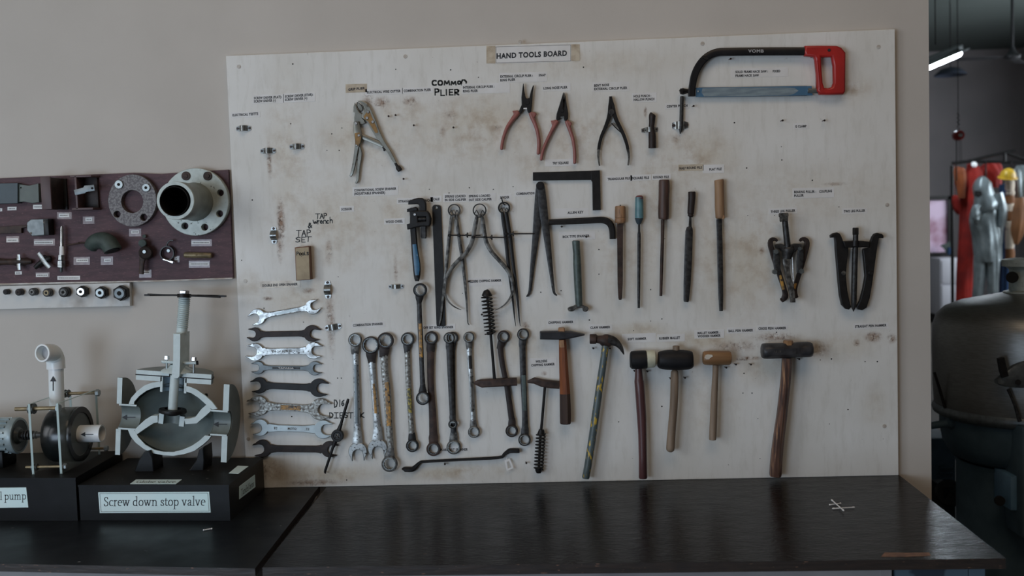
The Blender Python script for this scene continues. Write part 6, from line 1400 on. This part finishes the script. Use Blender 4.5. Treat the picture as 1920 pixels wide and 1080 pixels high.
# rack and hanging clothing
ry_ = 9.0
def rb(px, py, y=ry_): return at(px, py, y)
t = thing('clothes_rack', (at(1880, 600, ry_).x, ry_, 0), 'dark metal frame rack carrying the hanging suits', 'rack')
g = G()
for a, b in (((1785,306),(1812,303)),((1812,303),(1884,286)),((1884,286),(1960,312)),((1806,303),(1960,304)),((1884,286),(1884,304)),((1884,286),(1903,282))): g.join(cyl(rb(*a), rb(*b), .018, n=8))
build('top_frame', g, M['black'], t)
z_ = rb(1884, 304).z
for px in (1812, 1960): build('post', cyl((rb(px,304).x, ry_+.42, 0), (rb(px,304).x, ry_+.42, z_), .02, n=10), M['black'], t)
def cloth(pts, y, depth, folds=7, amp=.14, seed=0, k=4, kind='round', taper=True):
    P = []; hw = []
    for p in pts: P.append(at(p[0], p[1], y)); hw.append(p[2]*mpp(p[0], p[1], y)/2)
    rr_ = random.Random(seed); ph = [rr_.uniform(0, 6.28) for _ in range(4)]
    rip = lambda s, a: 1+amp*math.sin(folds*a+ph[0]+2.4*s)*.6+amp*.5*math.sin((folds*2-3)*a+ph[1]-5*s)+amp*.4*math.sin(14*s+ph[2]+2*a)
    return sweep(P, hw, [min(h, depth/2) for h in hw], (0,1,0), 'round', 48, True, k, ripple=rip)
t = thing('fire_suit', rb(1855, 590), 'silver aluminised fire suit with hood hanging on the rack', 'suit')
build('hood', cloth([(1848,333,10),(1845,338,26),(1842,352,34),(1845,366,36),(1850,384,44),(1852,395,40)], ry_-.25, .30, 5, .06, 1), M['suit'], t, smooth=70)
build('visor', plate([(1829,357),(1841,358),(1843,366),(1836,370),(1829,367)], ry_-.40, ry_-.43, bev=.01), M['hole'], t)
build('jacket', cloth([(1853,380,40),(1852,395,56),(1850,410,62),(1852,440,50),(1852,470,50),(1853,490,46)], ry_-.2, .26, 7, .10, 2), M['suit'], t, smooth=70)
build('sleeve', cloth([(1872,362,14),(1877,385,17),(1880,405,16),(1878,425,10)], ry_-.32, .14, 4, .10, 3), M['suit'], t, smooth=70)
build('sleeve', cloth([(1832,385,14),(1829,400,16),(1830,412,12)], ry_-.30, .12, 4, .10, 4), M['suit'], t, smooth=70)
build('trouser_leg', cloth([(1838,480,24),(1837,510,23),(1834,545,20),(1831,580,17),(1829,600,14)], ry_-.2, .16, 5, .08, 5), M['suit'], t, smooth=70)
build('trouser_leg', cloth([(1862,430,20),(1863,470,22),(1862,510,22),(1862,545,19),(1865,590,15)], ry_-.26, .16, 5, .08, 6), M['suit'], t, smooth=70)
build('hanger', joined(cyl(rb(1848,304,ry_-.015), rb(1848,320,ry_-.25), .008, n=8), cyl(rb(1848,318,ry_-.25), rb(1848,338,ry_-.25), .010, n=8)), M['black'], t)
t = solo('red_suit', cloth([(1822,306,16),(1826,330,32),(1820,370,36),(1816,420,34),(1812,480,30),(1809,530,28),(1808,568,30)], ry_+.1, .22, 8, .10, 7), M['red_cloth'], 'long red suit hanging left of the silver fire suit', 'clothing', smooth=70)
solo('orange_jacket', cloth([(1800,314,16),(1799,322,22),(1801,345,18),(1803,372,12)], ry_-.05, .12, 5, .10, 8), M['orange_cloth'], 'short orange piece hanging at the left end of the rack', 'clothing', smooth=70)
solo('red_jacket', cloth([(1850,306,20),(1854,314,42),(1862,330,34),(1864,352,22)], ry_+.25, .14, 6, .10, 9), M['red_cloth'], 'red jacket hanging behind the silver hood', 'clothing', smooth=70)
solo('red_bag', joined(cloth([(1790,366,8),(1792,376,14),(1796,392,16),(1798,402,6)], ry_+.3, .10, 4, .05, 10), cyl(rb(1790,366,ry_+.3), rb(1789,303,ry_+.02), .006, n=6)), M['red_cloth'], 'small red bag hanging under the chains', 'bag', smooth=70)
solo('blue_overall', cloth([(1882,345,16),(1886,400,20),(1888,450,24),(1886,500,26),(1884,560,22)], ry_+.1, .16, 6, .08, 11), M['blue_cloth'], 'dark blue overall hanging right of the silver suit', 'clothing', smooth=70)
t = thing('life_jacket', rb(1893, 490), 'cream and brown life jacket strips hanging under the yellow helmet', 'clothing')
build('strap', joined(cyl(rb(1896,304,ry_), rb(1896,306,ry_-.15), .006, n=6), cyl(rb(1896,304,ry_-.15), rb(1896,342,ry_-.15), .008, n=6)), M['black'], t)
for i, (y0_, y1_, m_) in enumerate(((338,358,'cream_cloth'),(358,366,'cream_cloth'),(366,382,'brown_cloth'),(382,396,'cream_cloth'),(396,414,'brown_cloth'),(414,430,'cream_cloth'),(430,466,'cream_cloth'),(466,490,'brown_cloth'))):
    build('panel', cloth([(1893,y0_,15),(1894,(y0_+y1_)/2,17),(1893,y1_,15)], ry_-.15, .12, 3, .05, 20+i, k=2), M[m_], t, smooth=60)
solo('brown_jacket', cloth([(1912,370,14),(1912,395,26),(1908,430,24),(1905,458,8)], ry_-.36, .14, 5, .10, 12), M['brown_cloth'], 'brown leather piece hanging at the right edge', 'clothing', smooth=70)
solo('grey_suit', cloth([(1915,310,16),(1914,330,34),(1914,370,26),(1916,395,16)], ry_-.05, .20, 6, .12, 13), M['suit'], 'second crumpled silver suit at the right end of the rack', 'suit', smooth=70)
t = thing('safety_helmet', rb(1889, 336, ry_-.3), 'yellow safety helmet hanging from the rack', 'helmet')
pc = rb(1890, 328, ry_-.3)
build('shell', lathe(pc, (0,-.3,1), [(-.03,.085),(0,.082),(.03,.074),(.06,.05),(.075,.02),(.078,0)], 28), M['yellow_plastic'], t, smooth=70)
build('brim', lathe(pc, (0,-.3,1), [(-.03,.082),(-.036,.105),(-.028,.104),(-.024,.08)], 28), M['yellow_plastic'], t, smooth=70)
solo('white_tag', lathe(rb(1826, 309, ry_-.4), (0,-1,.4), [(0,0),(.0,.03),(.01,.034),(.02,.02),(.022,0)], 16), M['tag_white'], 'small bright white disc at the top of the red suit', 'tag', smooth=60)
# chain hoist
hy = 6.0
t = thing('chain_hoist', (at(1797, 254, hy).x, hy, at(1797,254,hy).z), 'red chain hoist block hanging on a thin line from the ceiling', 'hoist')
pc = at(1797, 254, hy)
build('block', lathe(pc+Vector((0,.04,0)), (0,-1,0), [(0,.026),(0,.040),(.02,.044),(.06,.044),(.08,.038),(.082,.018)], 28), M['red'], t, smooth=40)
build('hub', lathe(pc+Vector((0,.0,0)), (0,-1,0), [(.0,.0),(.05,.018),(.055,0)][::-1] if False else [(.0,.018),(.048,.018),(.05,0)], 20), M['silver'], t)
build('line', joined(cyl((pc.x, hy, pc.z+.08), (pc.x-.01, hy, CEIL), .004, n=8), coil((pc.x, hy, pc.z+.04), (pc.x, hy, pc.z+.19), .010, .003, 4)), M['black'], t)
build('chain', joined(*[cyl((pc.x+dx, hy, pc.z-.03), (pc.x+dx*1.1, hy, pc.z-.03-L_), .005 if i == 0 else .0025, n=8) for i, (dx, L_) in enumerate(((-.016,.36),(.006,.22),(.022,.22)))]), M['black'], t)
# hanging wires
solo('hanging_wire', cyl(at(1754,84,5), (at(1752,84,5).x, 5, CEIL), .004, n=8), M['black'], 'thin dark wire hanging from the ceiling beside the wall end', 'wire')
# ceiling fan
fy2 = 9.2
t = thing('ceiling_fan', (at(1898, 105, fy2).x, fy2, at(1898,105,fy2).z), 'dark ceiling fan on a long rod at the top right', 'fan')
pc = at(1898, 106, fy2)
build('rod', cyl((pc.x, fy2, pc.z+.02), (pc.x, fy2, CEIL), .016, n=12), M['fan'], t)
build('motor', lathe((pc.x, fy2, pc.z-.02), (0,0,1), [(-.02,0),(-.02,.05),(0,.085),(.03,.09),(.05,.06),(.10,.03),(.13,.025)], 28), M['fan'], t, smooth=50)
for a in (math.radians(178), math.radians(298), math.radians(58)):
    d = Vector((math.cos(a), math.sin(a), 0)); s_ = Vector((-d.y, d.x, 0)); c0 = Vector((pc.x, fy2, pc.z-.005))
    g = G(); V = []
    for r_, w_ in ((.07,.025),(.16,.03),(.20,.055),(.58,.062),(.62,.05)):
        for e_ in (-1, 1):
            for h_ in (-.002, .002): V.append(c0+d*r_+s_*e_*w_+Vector((0,0,h_+e_*w_*.16)))
    F_ = []
    for i in range(4):
        a_ = i*4; b_ = a_+4; F_ += [(a_,b_,b_+2,a_+2),(a_+1,a_+3,b_+3,b_+1),(a_,a_+1,b_+1,b_),(a_+2,b_+2,b_+3,a_+3)]
    F_ += [(0,2,3,1),(16,17,19,18)]; g.add(V, F_); build('blade', g, M['fan'], t)
# lamps
def tube_lamp(a, b, label, r=.02):
    a = Vector(a); b = Vector(b); d = (b-a).normalized(); s_ = d.cross(Vector((0,0,1))).normalized()
    t = thing('tube_lamp', (a+b)/2, label, 'lamp')
    build('tube', cyl(a, b, r, n=16, ch=.004), M['tube'], t)
    mt = Matrix.Translation((a+b)/2+Vector((0,0,.055)))@Matrix((d, s_, Vector((0,0,1)))).transposed().to_4x4()
    L_ = (b-a).length
    build('fitting', joined(box((0,0,0), (L_+.06, .09, .05), .008).xf(mt), box((L_/2,0,-.045), (.03,.05,.07), .004).xf(mt), box((-L_/2,0,-.045), (.03,.05,.07), .004).xf(mt)), M['satin_dark'], t)
    build('light_shield', box((0,0,-.02), (L_-.1, .30, .008), .002).xf(mt), M['satin_dark'], t)  # plate added to keep the tube's light off the ceiling
    build('hanger', joined(*[cyl((p.x, p.y, p.z+.07), (p.x, p.y, CEIL), .004, n=6) for p in (a.lerp(b,.15), a.lerp(b,.85))]), M['black'], t)
    return t
p0 = at(1796, 99, 8.4); p1 = at(1690, 144, 7.4)
tube_lamp(p0, p1, 'bright white tube lamp half hidden by the wall end', .045)
t = thing('pendant_lamp', at(1780, 130, 11.0), 'dim blue enamel pendant shade just below the lit tube', 'lamp')
pc = at(1782, 126, 11.0); build('shade', lathe(pc, (0,0,1), [(0,.0),(0,.03),(-.02,.12),(-.10,.21),(-.11,.21),(-.03,.11),(-.01,.02)][1:], 28), M['glassy'], t, smooth=50)
build('cord', cyl(pc, (pc.x, pc.y, CEIL), .006, n=8), M['black'], t)
